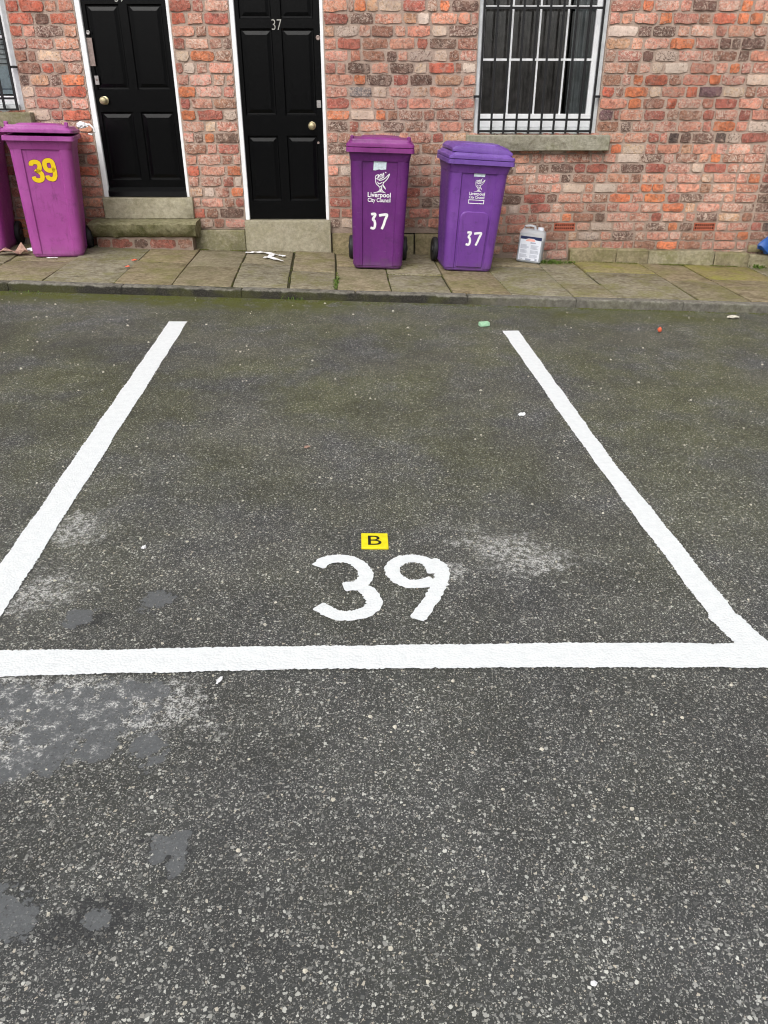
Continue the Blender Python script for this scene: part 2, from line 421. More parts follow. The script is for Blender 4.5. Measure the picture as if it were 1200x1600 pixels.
def bin_plastic(name, c, fade, rough=0.42):
    """coloured HDPE with scuffs, sun-faded blotches and a little grime"""
    g = G(name)
    n1 = g.noise(3.5, 4, 0.6); n2 = g.noise(60, 4, 0.7)
    cc = g.mix(g.ss(n1, 0.35, 0.68), c, fade)
    sc = g.noise(26, 4, 0.8, vec=g.vmath('MULTIPLY', g.P, (0.5,1.0,3.0)))
    cc = g.mix(g.ss(sc, 0.60, 0.74, 0, 0.38), cc, tuple(0.5*v + 0.16 for v in fade[:3]))
    run = g.noise(30, 5, 0.7, vec=g.vmath('MULTIPLY', g.P, (1.0,1.0,0.10)))
    cc = g.mix(g.ss(run, 0.53, 0.70, 0, 0.40), cc, tuple(v*0.48 + 0.006 for v in c[:3]))
    gr = g.ss(g.noise(11, 6, 0.75), 0.52, 0.70, 0, 0.45)
    cc = g.mix(gr, cc, tuple(v*0.45 + 0.010 for v in c[:3]))
    x, y, z = g.sep(g.P)
    zz = g.math('ADD', z, g.math('MULTIPLY', x, SLOPE))
    mud = g.ss(g.math('ADD', zz, g.math('MULTIPLY', g.noise(16, 5, 0.7), 0.22)), 0.30, 0.12, 0.0, 0.45)
    cc = g.mix(mud, cc, (0.10,0.085,0.06))
    g.bump(g.math('ADD', g.noise(240, 2), g.math('MULTIPLY', g.noise(5, 3), 2.0)), 0.15, 0.003)
    return g.base(cc, g.ss(n2, 0.3, 0.7, rough-0.06, rough+0.14), 0.42)
M['bin_a'] = bin_plastic('purple_plastic', S(98,36,110,0.90), S(108,44,120,0.95))
M['lid_a'] = bin_plastic('purple_lid_plastic', S(124,42,118,0.85), S(140,58,134,0.9))
M['bin_b'] = bin_plastic('violet_plastic', S(108,60,144,0.95), S(120,70,156,0.95))
M['lid_b'] = bin_plastic('violet_lid_plastic', S(112,74,160,0.85), S(126,90,174,0.9))
M['bin_c'] = bin_plastic('magenta_plastic', S(160,72,148,0.95), S(170,82,158,0.95))
M['lid_c'] = bin_plastic('magenta_lid_plastic', S(164,72,152,0.85), S(184,96,172,0.85))
M['rubber'] = plain('black_rubber', (0.018,0.018,0.02), 0.6, 0.4)
def door_paint():
    g = G('black_gloss_paint')
    n = g.noise(30, 4, 0.6)
    dust = g.ss(g.noise(90, 4, 0.8), 0.72, 0.80, 0, 0.25)
    c = g.mix(dust, (0.0022,0.0023,0.0026), (0.06,0.06,0.06))
    g.bump(g.noise(14, 3, 0.6, vec=g.vmath('MULTIPLY', g.P, (5.0,1.0,0.6))), 0.06, 0.004)
    return g.base(c, g.ss(n, 0.3, 0.7, 0.18, 0.26), 0.14)
M['door'] = door_paint()
M['white_wood'] = plain('white_frame_paint', (0.80,0.81,0.82), 0.5, 0.4, vary=0.05, sc=12)
M['grey_white'] = plain('weathered_white_paint', (0.60,0.62,0.63), 0.6, 0.3, vary=0.12, sc=14)
M['iron'] = plain('black_iron', (0.008,0.008,0.009), 0.5, 0.35)
M['brass'] = plain('aged_brass', (0.42,0.36,0.22), 0.38, 0.5, 0.75, vary=0.25, sc=60)
M['steel'] = plain('dull_steel', (0.36,0.34,0.33), 0.42, 0.5, 0.7, vary=0.2, sc=60)
M['bronze'] = plain('dull_bronze_plate', (0.26,0.20,0.18), 0.45, 0.5, 0.5, vary=0.2, sc=60)
M['digit_metal'] = plain('chrome_digit', (0.34,0.33,0.30), 0.4, 0.5, 0.5)
M['white_print'] = plain('white_print', (0.82,0.82,0.84), 0.5, 0.4, vary=0.06, sc=50)
M['lilac_print'] = plain('worn_white_print', (0.66,0.58,0.74), 0.5, 0.4, vary=0.12, sc=120)
M['pale_print'] = plain('pale_blue_sticker', (0.62,0.72,0.78), 0.5, 0.4, vary=0.12, sc=60)
M['yellow_vinyl'] = plain('yellow_vinyl', (0.85,0.60,0.015), 0.45, 0.4, vary=0.05)
M['maroon_edge'] = plain('maroon_vinyl', (0.20,0.03,0.06), 0.5, 0.4)
M['yellow_plate'] = plain('yellow_plastic', (0.80,0.68,0.012), 0.5, 0.35, vary=0.10, sc=45)
M['black_print'] = plain('black_print', (0.012,0.012,0.010), 0.6, 0.3)
M['terracotta'] = plain('terracotta', (0.34,0.10,0.06), 0.8, 0.2, vary=0.2, sc=40)
M['hole_shade'] = plain('painted_hole_shade', (0.012,0.010,0.009), 1.0, 0.0)
M['room'] = plain('dark_room', (0.055,0.05,0.048), 0.9, 0.1)
M['curtain_dark'] = plain('brown_curtain', (0.155,0.135,0.128), 0.95, 0.1, vary=0.3, sc=8)
M['curtain_pale'] = plain('grey_net_curtain', (0.30,0.31,0.315), 0.95, 0.1, vary=0.15, sc=8)
M['blind'] = plain('white_blind', (0.74,0.76,0.78), 0.7, 0.2, vary=0.05)
M['bag_white'] = plain('white_plastic_bag', (0.80,0.80,0.82), 0.45, 0.4, vary=0.1, sc=40)
M['paper_brown'] = plain('brown_paper', (0.36,0.23,0.18), 0.9, 0.2, vary=0.25, sc=30)
M['sponge'] = plain('green_foam', (0.36,0.60,0.40), 0.9, 0.1, vary=0.15, sc=60, bump=0.4)
M['orange_bit'] = plain('orange_plastic', (0.72,0.13,0.06), 0.5, 0.4, vary=0.2, sc=80)
M['pebble'] = plain('pale_stone', (0.55,0.52,0.44), 0.9, 0.2, vary=0.2, sc=60)
M['blue'] = plain('blue_plastic', (0.012,0.075,0.30), 0.42, 0.45, vary=0.25, sc=10)
M['liquid'] = plain('dark_liquid', (0.075,0.085,0.10), 0.3, 0.5, vary=0.1)
M['navy'] = plain('navy_print', (0.01,0.018,0.075), 0.5, 0.4)
M['label'] = plain('label_paper', (0.70,0.73,0.80), 0.6, 0.3, vary=0.03)
M['pink_print'] = plain('salmon_print', (0.80,0.42,0.36), 0.6, 0.3)
M['grey_print'] = plain('grey_print', (0.33,0.36,0.44), 0.6, 0.3)
def leafy(name, a, b):
    g = G(name)
    oi = g.noise(35, 3)
    return g.base(g.mix(oi, a, b), 0.8, 0.2)
M['moss'] = leafy('moss', (0.035,0.045,0.008), (0.13,0.14,0.025))
M['weed'] = leafy('weed_leaf', (0.05,0.09,0.015), (0.13,0.19,0.04))
def glass():
    g = G('window_glass')
    tr = g.t.nodes.new('ShaderNodeBsdfTransparent'); tr.inputs[0].default_value = (0.86,0.88,0.88,1)
    gl = g.t.nodes.new('ShaderNodeBsdfGlossy'); gl.inputs['Roughness'].default_value = 0.02
    fr = g.t.nodes.new('ShaderNodeFresnel'); fr.inputs[0].default_value = 1.45
    mx = g.t.nodes.new('ShaderNodeMixShader')
    g.t.links.new(g.math('MULTIPLY', fr.outputs[0], 1.5), mx.inputs[0])
    g.t.links.new(tr.outputs[0], mx.inputs[1]); g.t.links.new(gl.outputs[0], mx.inputs[2])
    g.t.links.new(mx.outputs[0], g.out.inputs['Surface'])
    return g.m
M['glass'] = glass()
def can_plastic():
    g = G('translucent_white_plastic')
    g.base((0.72,0.76,0.80), 0.4, 0.4)
    tr = g.t.nodes.new('ShaderNodeBsdfTransparent'); tr.inputs[0].default_value = (0.95,0.97,1,1)
    mx = g.t.nodes.new('ShaderNodeMixShader'); mx.inputs[0].default_value = 0.60
    g.t.links.new(g.b.outputs[0], mx.inputs[1]); g.t.links.new(tr.outputs[0], mx.inputs[2])
    g.t.links.new(mx.outputs[0], g.out.inputs['Surface'])
    return g.m
M['can'] = can_plastic()

# ------------------------------------------------------------------ road
mb = MB()
X0, X1, Y0, Y1 = -40, 40, -40, 6.36
mb.add([(X0,Y0,zg(X0)),(X1,Y0,zg(X1)),(X1,Y1,zg(X1)),(X0,Y1,zg(X0))], [(0,1,2,3)])
road = mk('road', mb, M['asphalt'], kind='structure')

def strip(name, L, Rr, label, mat='line', z=0.004, jit=0.0016, step=0.006):
    """a painted band between two polylines, edges ragged where the paint ran into the stones"""
    def dens(P):
        out = []
        for a, b in zip(P[:-1], P[1:]):
            a = Vector(a); b = Vector(b); n = max(2, int((b-a).length/step))
            out += [a.lerp(b, i/n) for i in range(n)]
        out.append(Vector(P[-1])); return out
    A = dens(L); n = len(A)
    # resample right side to the same count
    def resample(P, n):
        P = [Vector(p) for p in P]; d = [0]
        for a, b in zip(P[:-1], P[1:]): d.append(d[-1] + (b-a).length)
        out = []
        for i in range(n):
            t = d[-1]*i/(n-1); k = 0
            while k < len(d)-2 and d[k+1] < t: k += 1
            f = (t-d[k])/max(1e-9, d[k+1]-d[k]); out.append(P[k].lerp(P[k+1], min(1,f)))
        return out
    B = resample(Rr, n)
    mb = MB(); V = []
    for i in range(n):
        a, b = A[i].copy(), B[i].copy()
        dirv = (b-a).normalized()
        w1 = (mnoise.noise((a.x*7, a.y*7, 1.3)) * 0.006); w2 = (mnoise.noise((b.x*7, b.y*7, 8.3)) * 0.006)
        a += dirv*(random.gauss(0, jit) + w1); b += dirv*(random.gauss(0, jit) + w2)
        V += [(a.x,a.y,zg(a.x)+z),(b.x,b.y,zg(b.x)+z)]
    mb.add(V, [(2*i, 2*i+1, 2*i+3, 2*i+2) for i in range(n-1)])
    o = mk(name, mb, M[mat])
    return tag(o, label, 'road marking')
strip('parking_line', [(-1.534,5.532),(-1.329,2.283),(-1.285,1.60)], [(-1.405,5.546),(-1.1985,1.979),(-1.165,1.60)],
      'white painted line along the left side of the parking bay', 'line', 0.004)
strip('parking_line', [(0.85,5.538),(0.96,3.534),(1.053,2.247),(1.066,2.09),(1.056,2.075),(1.092,1.93)],
      [(0.969,5.556),(1.061,3.372),(1.155,2.19),(1.158,2.10),(1.170,2.09),(1.206,1.93)],
      'white painted line along the right side of the parking bay', 'line', 0.004)
strip('parking_line', [(-2.6,1.70),(-1.128,1.818),(-0.76,1.84),(-0.385,1.866),(0.0,1.889),(0.592,1.918),(1.199,1.943),(3.0,2.03)],
      [(-2.6,1.57),(-1.08,1.706),(-0.729,1.731),(-0.369,1.758),(0.0,1.779),(0.566,1.802),(1.145,1.822),(3.0,1.92)],
      'long white painted line across the near end of the parking bay', 'line', 0.0075)

def ribbon_pts(path, width, cap=True, sub=6, jit=0.0):
    """flat brush stroke: closed outline list (x,y) of quads along a smoothed path"""
    P = [Vector((p[0], p[1])) for p in path]
    Q = []
    n = len(P)
    for i in range(n-1):
        p0, p1, p2, p3 = P[max(i-1,0)], P[i], P[i+1], P[min(i+2,n-1)]
        for k in range(sub):
            t = k/sub
            Q.append(0.5*((2*p1) + (p2-p0)*t + (2*p0-5*p1+4*p2-p3)*t*t + (3*p1-p0-3*p2+p3)*t**3))
    Q.append(P[-1])
    V = []; F = []
    for i, q in enumerate(Q):
        d = (Q[min(i+1,len(Q)-1)] - Q[max(i-1,0)]).normalized(); nrm = Vector((-d.y, d.x))
        e = 1.0
        if cap and i in (0, len(Q)-1): e = 0.72
        a = q + nrm*(width/2*e + random.gauss(0, jit)); b = q - nrm*(width/2*e + random.gauss(0, jit))
        V += [a, b]
    F = [(2*i, 2*i+1, 2*i+3, 2*i+2) for i in range(len(Q)-1)]
    return V, F
def painted_digit(paths, width, label):
    mb = MB()
    for k, pa in enumerate(paths):
        V, F = ribbon_pts(pa, width, sub=9, jit=0.0018)
        mb.add([(v.x, v.y, zg(v.x) + 0.004 + 0.0006*k) for v in V], F)
    o = mk('painted_digit', mb, M['line'])
    return tag(o, label, 'painted number')
painted_digit([[(-0.234,2.325),(-0.207,2.368),(-0.159,2.384),(-0.108,2.368),(-0.072,2.320),(-0.064,2.262),(-0.088,2.218),(-0.138,2.202)],
               [(-0.135,2.204),(-0.084,2.205),(-0.046,2.165),(-0.032,2.107),(-0.060,2.058),(-0.118,2.036),(-0.166,2.048),(-0.216,2.088)]],
              0.053, 'hand-painted white three, left digit of the number in the bay')
painted_digit([[(0.178,2.30),(0.172,2.345),(0.148,2.382),(0.108,2.395),(0.066,2.386),(0.034,2.348),(0.030,2.300),(0.050,2.258),(0.088,2.232),(0.135,2.236),(0.172,2.262)],
               [(0.165,2.385),(0.195,2.355),(0.204,2.300),(0.182,2.205),(0.148,2.119),(0.104,2.026)]],
              0.053, 'hand-painted white nine, right digit of the number in the bay')

# ------------------------------------------------------------------ text helper
def text_mesh(txt, size, bold=0.0, sx=1.0, shear=0.0, space=1.0):
    cu = bpy.data.curves.new('t', 'FONT'); cu.body = txt; cu.size = size; cu.offset = bold; cu.shear = shear
    cu.space_character = space; cu.resolution_u = 4
    cu.align_x = 'CENTER'; cu.align_y = 'CENTER'
    ob = bpy.data.objects.new('t', cu); COL.objects.link(ob)
    dg = bpy.context.evaluated_depsgraph_get(); dg.update()
    me = bpy.data.meshes.new_from_object(ob.evaluated_get(dg))
    V = [(v.co.x*sx, v.co.y) for v in me.vertices]; F = [tuple(p.vertices) for p in me.polygons]
    bpy.data.objects.remove(ob); bpy.data.curves.remove(cu); bpy.data.meshes.remove(me)
    xs = [v[0] for v in V]; ys = [v[1] for v in V]
    cx, cy = (min(xs)+max(xs))/2, (min(ys)+max(ys))/2
    return [(a-cx, b-cy) for a, b in V], F, max(xs)-min(xs), max(ys)-min(ys)
def fit_text(txt, w, h, bold=0.0, shear=0.0, space=1.0):
    V, F, tw, th = text_mesh(txt, 1.0, bold, 1.0, shear, space)
    return [(a*w/tw, b*h/th) for a, b in V], F

# yellow plate with B
root = empty('marker_plate', (-0.035, 2.51, zg(-0.035)+0.001))
root.rotation_euler = (0, SLOPE, R(2.0))
mb = MB().rbox(-0.050,0.050,-0.054,0.054,0,0.008,0.0012)
pl = mk('plate', mb, M['yellow_plate'], root)
V, F = fit_text('B', 0.050, 0.068, 0.0)
mk('letter', MB().add([(a, b, 0.0086) for a, b in V], F), M['black_print'], root)
tag(root, 'small bright yellow plate lettered B lying above the painted number', 'marker')

# ------------------------------------------------------------------ kerb and pavement
KY0, KY1 = 6.315, 6.425
mb = MB()
mb.add([(x, y, zg(x) + dz) for x, dz in ((-8,-0.3),(8,-0.3),(8,PAVE-0.016),(-8,PAVE-0.016)) for y in (KY1-0.03, YW+0.05)],
       [(0,2,3,1),(4,6,7,5),(0,4,5,1)[::-1],(0,2,4,6),(1,3,5,7),(2,3,5,4)])
pave = mk('pavement', mb, M['soil'], kind='structure')
mb = MB()
mb.add([(x, y, zg(x) + dz) for x, dz in ((-8,-0.25),(8,-0.25),(8,0.02),(-8,0.02)) for y in (KY0+0.012, KY1-0.035)],
       [(0,2,3,1),(4,6,7,5),(0,2,4,6),(1,3,5,7),(2,3,5,4)])
kerb = mk('kerb', mb, M['soil'], kind='structure')

def slab(name, corners, ztop, thick, mat, parent, gap=0.006, ch=0.006, jit=0.003, nseg=4, tilt=0.003):
    """a stone with four ragged sides and worn arrises; corners anticlockwise (x,y)"""
    C = [Vector(c) for c in corners]
    cen = sum(C, Vector((0,0)))/4
    ring = []
    for i in range(4):
        a, b = C[i], C[(i+1)%4]
        for k in range(nseg):
            q = a.lerp(b, k/nseg)
            ring.append(q)
    n = len(ring)
    base = []
    for i, q in enumerate(ring):
        d = (cen-q)
        t = Vector((math.copysign(min(1,abs(d.x)*50), d.x), math.copysign(min(1,abs(d.y)*50), d.y)))
        onx = (i % nseg == 0)
        side = i // nseg
        inn = Vector((0,0))
        a, b = C[side], C[(side+1)%4]
        e = (b-a).normalized(); nrm = Vector((-e.y, e.x))
        inn += nrm
        if onx:
            a0 = C[(side-1)%4]; e0 = (a-a0).normalized(); inn += Vector((-e0.y, e0.x))
        base.append((q + inn*(gap + random.uniform(-jit, jit)), inn))
    tx, ty = random.uniform(-tilt, tilt), random.uniform(-tilt, tilt)
    dz = random.uniform(-tilt, tilt)
    def zt(p): return ztop(p.x) + dz + (p.x-cen.x)*tx/0.4 + (p.y-cen.y)*ty/0.4
    V = []; rings = []
    for off, dd in ((0, -thick), (0, -ch*0.9), (ch*0.4, -ch*0.25), (ch, 0.0)):
        r_ = []
        for q, inn in base:
            p = q + inn*off
            r_.append((p.x, p.y, zt(p) + dd + random.uniform(-0.0008, 0.0008)))
        rings.append(r_)
    mb = MB().loft(rings, True, True)
    return mk(name, mb, mat, parent, smooth=40)

kx = [-6.6,-5.7,-4.8,-3.9,-3.0,-2.098,-1.144,-0.232,0.668,1.548,2.415,3.3,4.2,5.1,6.0,6.9]
for a, b in zip(kx[:-1], kx[1:]):
    slab('kerbstone', [(a,KY0),(b,KY0),(b,KY1),(a,KY1)], lambda x: zg(x)+0.066, 0.16, M['kerb'], kerb, gap=0.002, ch=0.011, jit=0.0015, nseg=5, tilt=0.002)

cols = [(-5.9,-5.8,7.0),(-5.2,-5.1,7.2),(-4.6,-4.5,7.35),(-4.0,-3.9,7.1),(-3.42,-3.31,7.25),(-2.86,-2.76,0),(-2.28,-2.19,7.30),(-1.81,-1.72,7.19),(-1.35,-1.24,7.36),
        (-0.88,-0.78,7.12),(-0.47,-0.38,7.42),(-0.01,0.06,7.13),(0.48,0.56,7.45),(0.93,1.05,7.62),(1.49,1.55,6.92),(1.86,1.92,7.47),(2.54,2.58,7.18),(2.97,3.01,7.30),
        (3.62,3.66,7.0),(4.25,4.28,7.4),(4.9,4.92,7.1),(5.6,5.6,7.3),(6.3,6.3,0)]
YA, YB = KY1+0.002, 8.04
def jx(c, y): return c[1] + (c[0]-c[1])*(y-6.4)/1.5
ftop = lambda x: zg(x) + PAVE
for i in range(len(cols)-1):
    c, d = cols[i], cols[i+1]
    ys = [YA] + ([c[2]] if c[2] else []) + [YB]
    for k in range(len(ys)-1):
        y0, y1 = ys[k], ys[k+1]
        m = 'flag'
        if (i, k) in ((15,1),(17,1)): m = 'flag_green'
        elif (i, k) in ((7,0),(7,1),(10,0),(8,1)): m = 'flag_grey'
        g_ = 0.012 if i in (8,9) else (0.007 if i in (11,15,16) else 0.0045)
        slab('flagstone', [(jx(c,y0),y0),(jx(d,y0),y0),(jx(d,y1),y1),(jx(c,y1),y1)], ftop, 0.05, M[m], pave, gap=g_, tilt=0.006 if i != 11 else 0.010)

# ------------------------------------------------------------------ houses
PITCH_B, ZTOP = 0.0948, 2.109
def sstep(t): t = max(0, min(1, t)); return t*t*(3-2*t)
def zmid(i, x):
    z = ZTOP - PITCH_B*(i+0.5)
    if i > 11: z += (1.028 - 0.0881*(i-11) - z) * sstep((x-0.4)/1.5)
    return z
def bh(i, x): return PITCH_B if i <= 11 else PITCH_B + (0.0881-PITCH_B)*sstep((x-0.4)/1.5)
KB = 0.94
PAL = {   # colour, fleck strength
 'orange': (S(208,124,84,KB), 0.16), 'salmon': (S(208,146,124,KB), 0.42), 'red': (S(190,104,82,KB), 0.18), 'red2': (S(164,94,82,KB), 0.24),
 'pink': (S(206,148,130,KB), 0.5), 'rose': (S(182,122,106,KB), 0.46), 'brown': (S(152,108,90,KB), 0.44), 'dark': (S(98,74,66,KB), 0.42),
 'darkw': (S(100,80,74,KB), 0.72), 'cream': (S(210,184,156,KB), 0.8), 'white': (S(216,206,198,KB), 0.98), 'greyw': (S(140,134,128,KB), 0.88),
 'blue': (S(112,114,120,KB), 0.7), 'purple': (S(106,78,88,KB), 0.22), 'black': (S(76,66,66,KB), 0.1), 'tan': (S(190,150,118,KB), 0.55)}
BAG = ['pink']*24 + ['rose']*24 + ['brown']*17 + ['salmon']*15 + ['dark']*9 + ['tan']*5 + ['cream']*3 + ['red2']*9 + ['orange']*1 + ['darkw']*3 + ['greyw']*1
BAG39 = ['pink']*10 + ['rose']*20 + ['brown']*18 + ['salmon']*12 + ['dark']*10 + ['tan']*3 + ['cream']*2 + ['red2']*14 + ['red']*10 + ['orange']*5
BAG35 = ['dark']*14 + ['greyw']*6 + ['brown']*10 + ['red2']*8 + ['rose']*8 + ['black']*4 + ['tan']*3
SPECIAL = [(0,-1.8,'H','red'),(0,-1.48,'S','red2'),(3,-1.63,'S','orange'),(6,-1.78,'H','orange'),(8,-1.79,'H','orange'),(10,-1.64,'H','orange'),(13,-1.81,'H','red'),(13,-1.62,'S','salmon'),(13,-1.44,'H','orange'),(15,-1.43,'H','orange'),(17,-1.8,'H','red'),(15,-1.69,'H','white'),(4,-1.76,'H','white'),(-1,-0.21,'H','orange'),(-1,0.53,'H','orange'),(0,0.35,'H','white'),(0,-0.2,'S','dark'),(5,-0.22,'H','orange'),(4,0.53,'S','red'),(6,-0.22,'S','blue'),(8,-0.43,'S','orange'),(8,-0.03,'H','orange'),(2,0.54,'S','dark'),(3,0.33,'S','darkw'),(4,0.16,'S','dark'),(5,0.34,'S','dark'),(4,-0.23,'S','dark'),(5,-0.03,'S','dark'),(1,0.51,'H','cream'),(3,0.52,'H','cream'),(4,0.76,'H','white'),(4,0.34,'H','cream'),(6,-0.02,'H','cream'),(6,0.52,'S','salmon'),(7,0.33,'S','salmon'),(-1,-0.43,'S','salmon'),(-1,0.7,'S','dark'),(0,0.54,'S','salmon'),(1,0.31,'S','salmon'),(2,-0.31,'S','red2'),(2,0.34,'H','red2'),(-1,2.31,'H','orange'),(-1,3.18,'H','orange'),(0,2.49,'H','orange'),(0,2.31,'S','salmon'),(0,3.0,'S','red'),(0,3.16,'H','orange'),(0,3.29,'H','orange'),(1,2.14,'S','white'),(2,2.66,'S','orange'),(4,2.65,'S','white'),(4,3.17,'H','orange'),(5,2.31,'H','orange'),(5,2.48,'S','red'),(5,3.01,'H','orange'),(6,2.06,'H','red'),(6,2.31,'S','orange'),(6,2.98,'S','purple'),(6,2.82,'H','red'),(7,2.32,'H','orange'),(7,2.13,'S','salmon'),(7,2.65,'H','red'),(8,2.07,'H','purple'),(9,3.17,'S','orange'),(10,3.16,'H','black'),(10,2.72,'H','black'),(11,2.19,'H','orange'),(12,2.32,'S','white'),(12,3.15,'H','orange'),(2,3.3,'S','dark'),(8,2.29,'S','salmon'),(1,2.49,'S','dark'),(4,2.47,'H','cream'),(15,2.53,'H','orange'),(15,2.64,'H','orange'),(16,2.29,'S','orange'),(16,2.63,'S','orange'),(17,2.82,'S','orange'),(18,1.79,'H','orange'),(21,2.82,'S','orange'),(17,1.26,'H','white'),(15,2.13,'S','white'),(19,2.14,'S','greyw'),(20,2.03,'S','greyw'),(16,2.98,'S','dark'),(20,3.55,'H','orange'),(14,3.55,'H','orange'),(19,1.78,'S','AIR'),(19,3.16,'S','AIR'),(13,2.99,'H','cream'),(13,3.16,'S','red2'),(-1,-3.25,'H','red'),(0,-3.2,'S','red'),(0,-2.84,'S','red'),(1,-3.26,'H','red'),(1,-2.79,'H','salmon'),(4,-3.04,'H','red'),(5,-2.83,'S','orange'),(6,-2.83,'S','red'),(8,-2.83,'S','red'),(8,-3.03,'H','red2'),(10,-2.83,'S','red'),(13,-2.83,'S','red'),(3,-3.01,'S','cream'),(2,-2.83,'S','salmon')]
rb = random.Random(7)
SL, HL, JT = 0.222, 0.111, 0.015     # stretcher and header modules with joint
def fill(gap):
    """lengths of bricks that fill a gap, an irregular mix of stretchers and headers"""
    if gap < 0.05: return []
    seq = []; t = 0; last = rb.choice('SH')
    while True:
        nx = 'H' if (last == 'S' and rb.random() < 0.72) else 'S'
        L = SL if nx == 'S' else HL
        if t + L > gap + 0.06:
            if gap - t > 0.07: seq.append(gap - t if gap - t < SL else SL)
            break
        seq.append(L*rb.uniform(0.95,1.05)); t += seq[-1]; last = nx
        if t >= gap - 0.05: break
    if not seq: seq = [gap]
    k = gap/sum(seq)
    return [s*k for s in seq]
def course_bricks(x0, x1, i, bag, openings):
    """[(xa, xb, colour key)] for one course of one house"""
    z = lambda x: zmid(i, x)
    # free intervals
    free = [(x0, x1)]
    for (a, b, c, d) in openings:
        nf = []
        for (p, q) in free:
            zz = zmid(i, min(max((a+b)/2, p), q)); hh = PITCH_B*0.5
            if zz + hh*0.55 > c and zz - hh*0.55 < d and b > p and a < q:
                if a - p > 0.02: nf.append((p, a))
                if q - b > 0.02: nf.append((b, q))
            else: nf.append((p, q))
        free = nf
    out = []
    for (p, q) in free:
        sp = sorted([s for s in SPECIAL if s[0] == i and p < s[1] < q], key=lambda s: s[1])
        cur = p
        for s in sp:
            L = SL if s[2] == 'S' else HL
            a = max(s[1]-L/2, cur); b = min(a+L, q)
            if b - a < 0.07: continue
            if a - cur < 0.05: a = cur
            if q - b < 0.05: b = q
            for L2 in fill(a-cur):
                out.append((cur, cur+L2, rb.choice(bag))); cur += L2
            out.append((a, b, s[3])); cur = b
        for L2 in fill(q-cur):
            out.append((cur, cur+L2, rb.choice(bag))); cur += L2
    return out

def brick_variant(L, H, seed):
    """front-rounded weathered brick, about 60 triangles; front towards -y, centred on its face"""
    r_ = random.Random(seed)
    nx = 5 if L > 0.15 else 3; nz = 2
    ed = 0.006
    V = []; F = []
    wob = [r_.uniform(-0.004, 0.004) for _ in range(4)]
    def P(ix, iz):
        u, w = ix/nx, iz/nz
        # edges of the visible face creep inwards unevenly
        x = -L/2 + L*u; z = -H/2 + H*w
        onx = ix in (0,nx); onz = iz in (0,nz)
        y = r_.uniform(-0.003, 0.002)
        if onx: x += r_.uniform(-0.003, 0.009)*(1 if ix == 0 else -1); y += ed*r_.uniform(0.35,0.9)
        if onz: z += r_.uniform(-0.004, 0.007)*(1 if iz == 0 else -1); y += ed*r_.uniform(0.25,0.8)
        if onx and onz:
            x += r_.uniform(0.001,0.007)*(1 if ix == 0 else -1); z += r_.uniform(0.0,0.007)*(1 if iz == 0 else -1)
        if not onx: x += r_.uniform(-0.006,0.006)
        return (x, y, z)
    for iz in range(nz+1):
        for ix in range(nx+1): V.append(P(ix, iz))
    idx = lambda ix, iz: iz*(nx+1)+ix
    for iz in range(nz):
        for ix in range(nx): F.append((idx(ix,iz), idx(ix+1,iz), idx(ix+1,iz+1), idx(ix,iz+1)))
    per = [idx(i,0) for i in range(nx)] + [idx(nx,j) for j in range(nz)] + [idx(nx-i,nz) for i in range(nx)] + [idx(0,nz-j) for j in range(nz)]
    n0 = len(V)
    for k in per: V.append((V[k][0], 0.03, V[k][2]))
    for k in range(len(per)):
        k2 = (k+1) % len(per)
        F.append((per[k], n0+k, n0+k2, per[k2]))
    return V, F
VARS = {'S': [], 'H': []}
for t, L in (('S', SL-JT), ('H', HL-JT)):
    for k in range(26 if t == 'S' else 18):
        V, F = brick_variant(L, PITCH_B-JT, k*13+(0 if t == 'S' else 999))
        me = bpy.data.meshes.new('brick'); me.from_pydata(V, [], F)
        me.polygons.foreach_set('use_smooth', [True]*len(F)); me.set_sharp_from_angle(angle=R(50))
        me.materials.append(M['brick'])
        VARS[t].append((me, V, F))
def to_px(x, y, z):
    c, s = math.cos(PITCH), math.sin(PITCH); dz = z-CAM_H
    Z = y*c - dz*s; return 600+1216*x/Z, 800-1216*(y*s+dz*c)/Z, Z

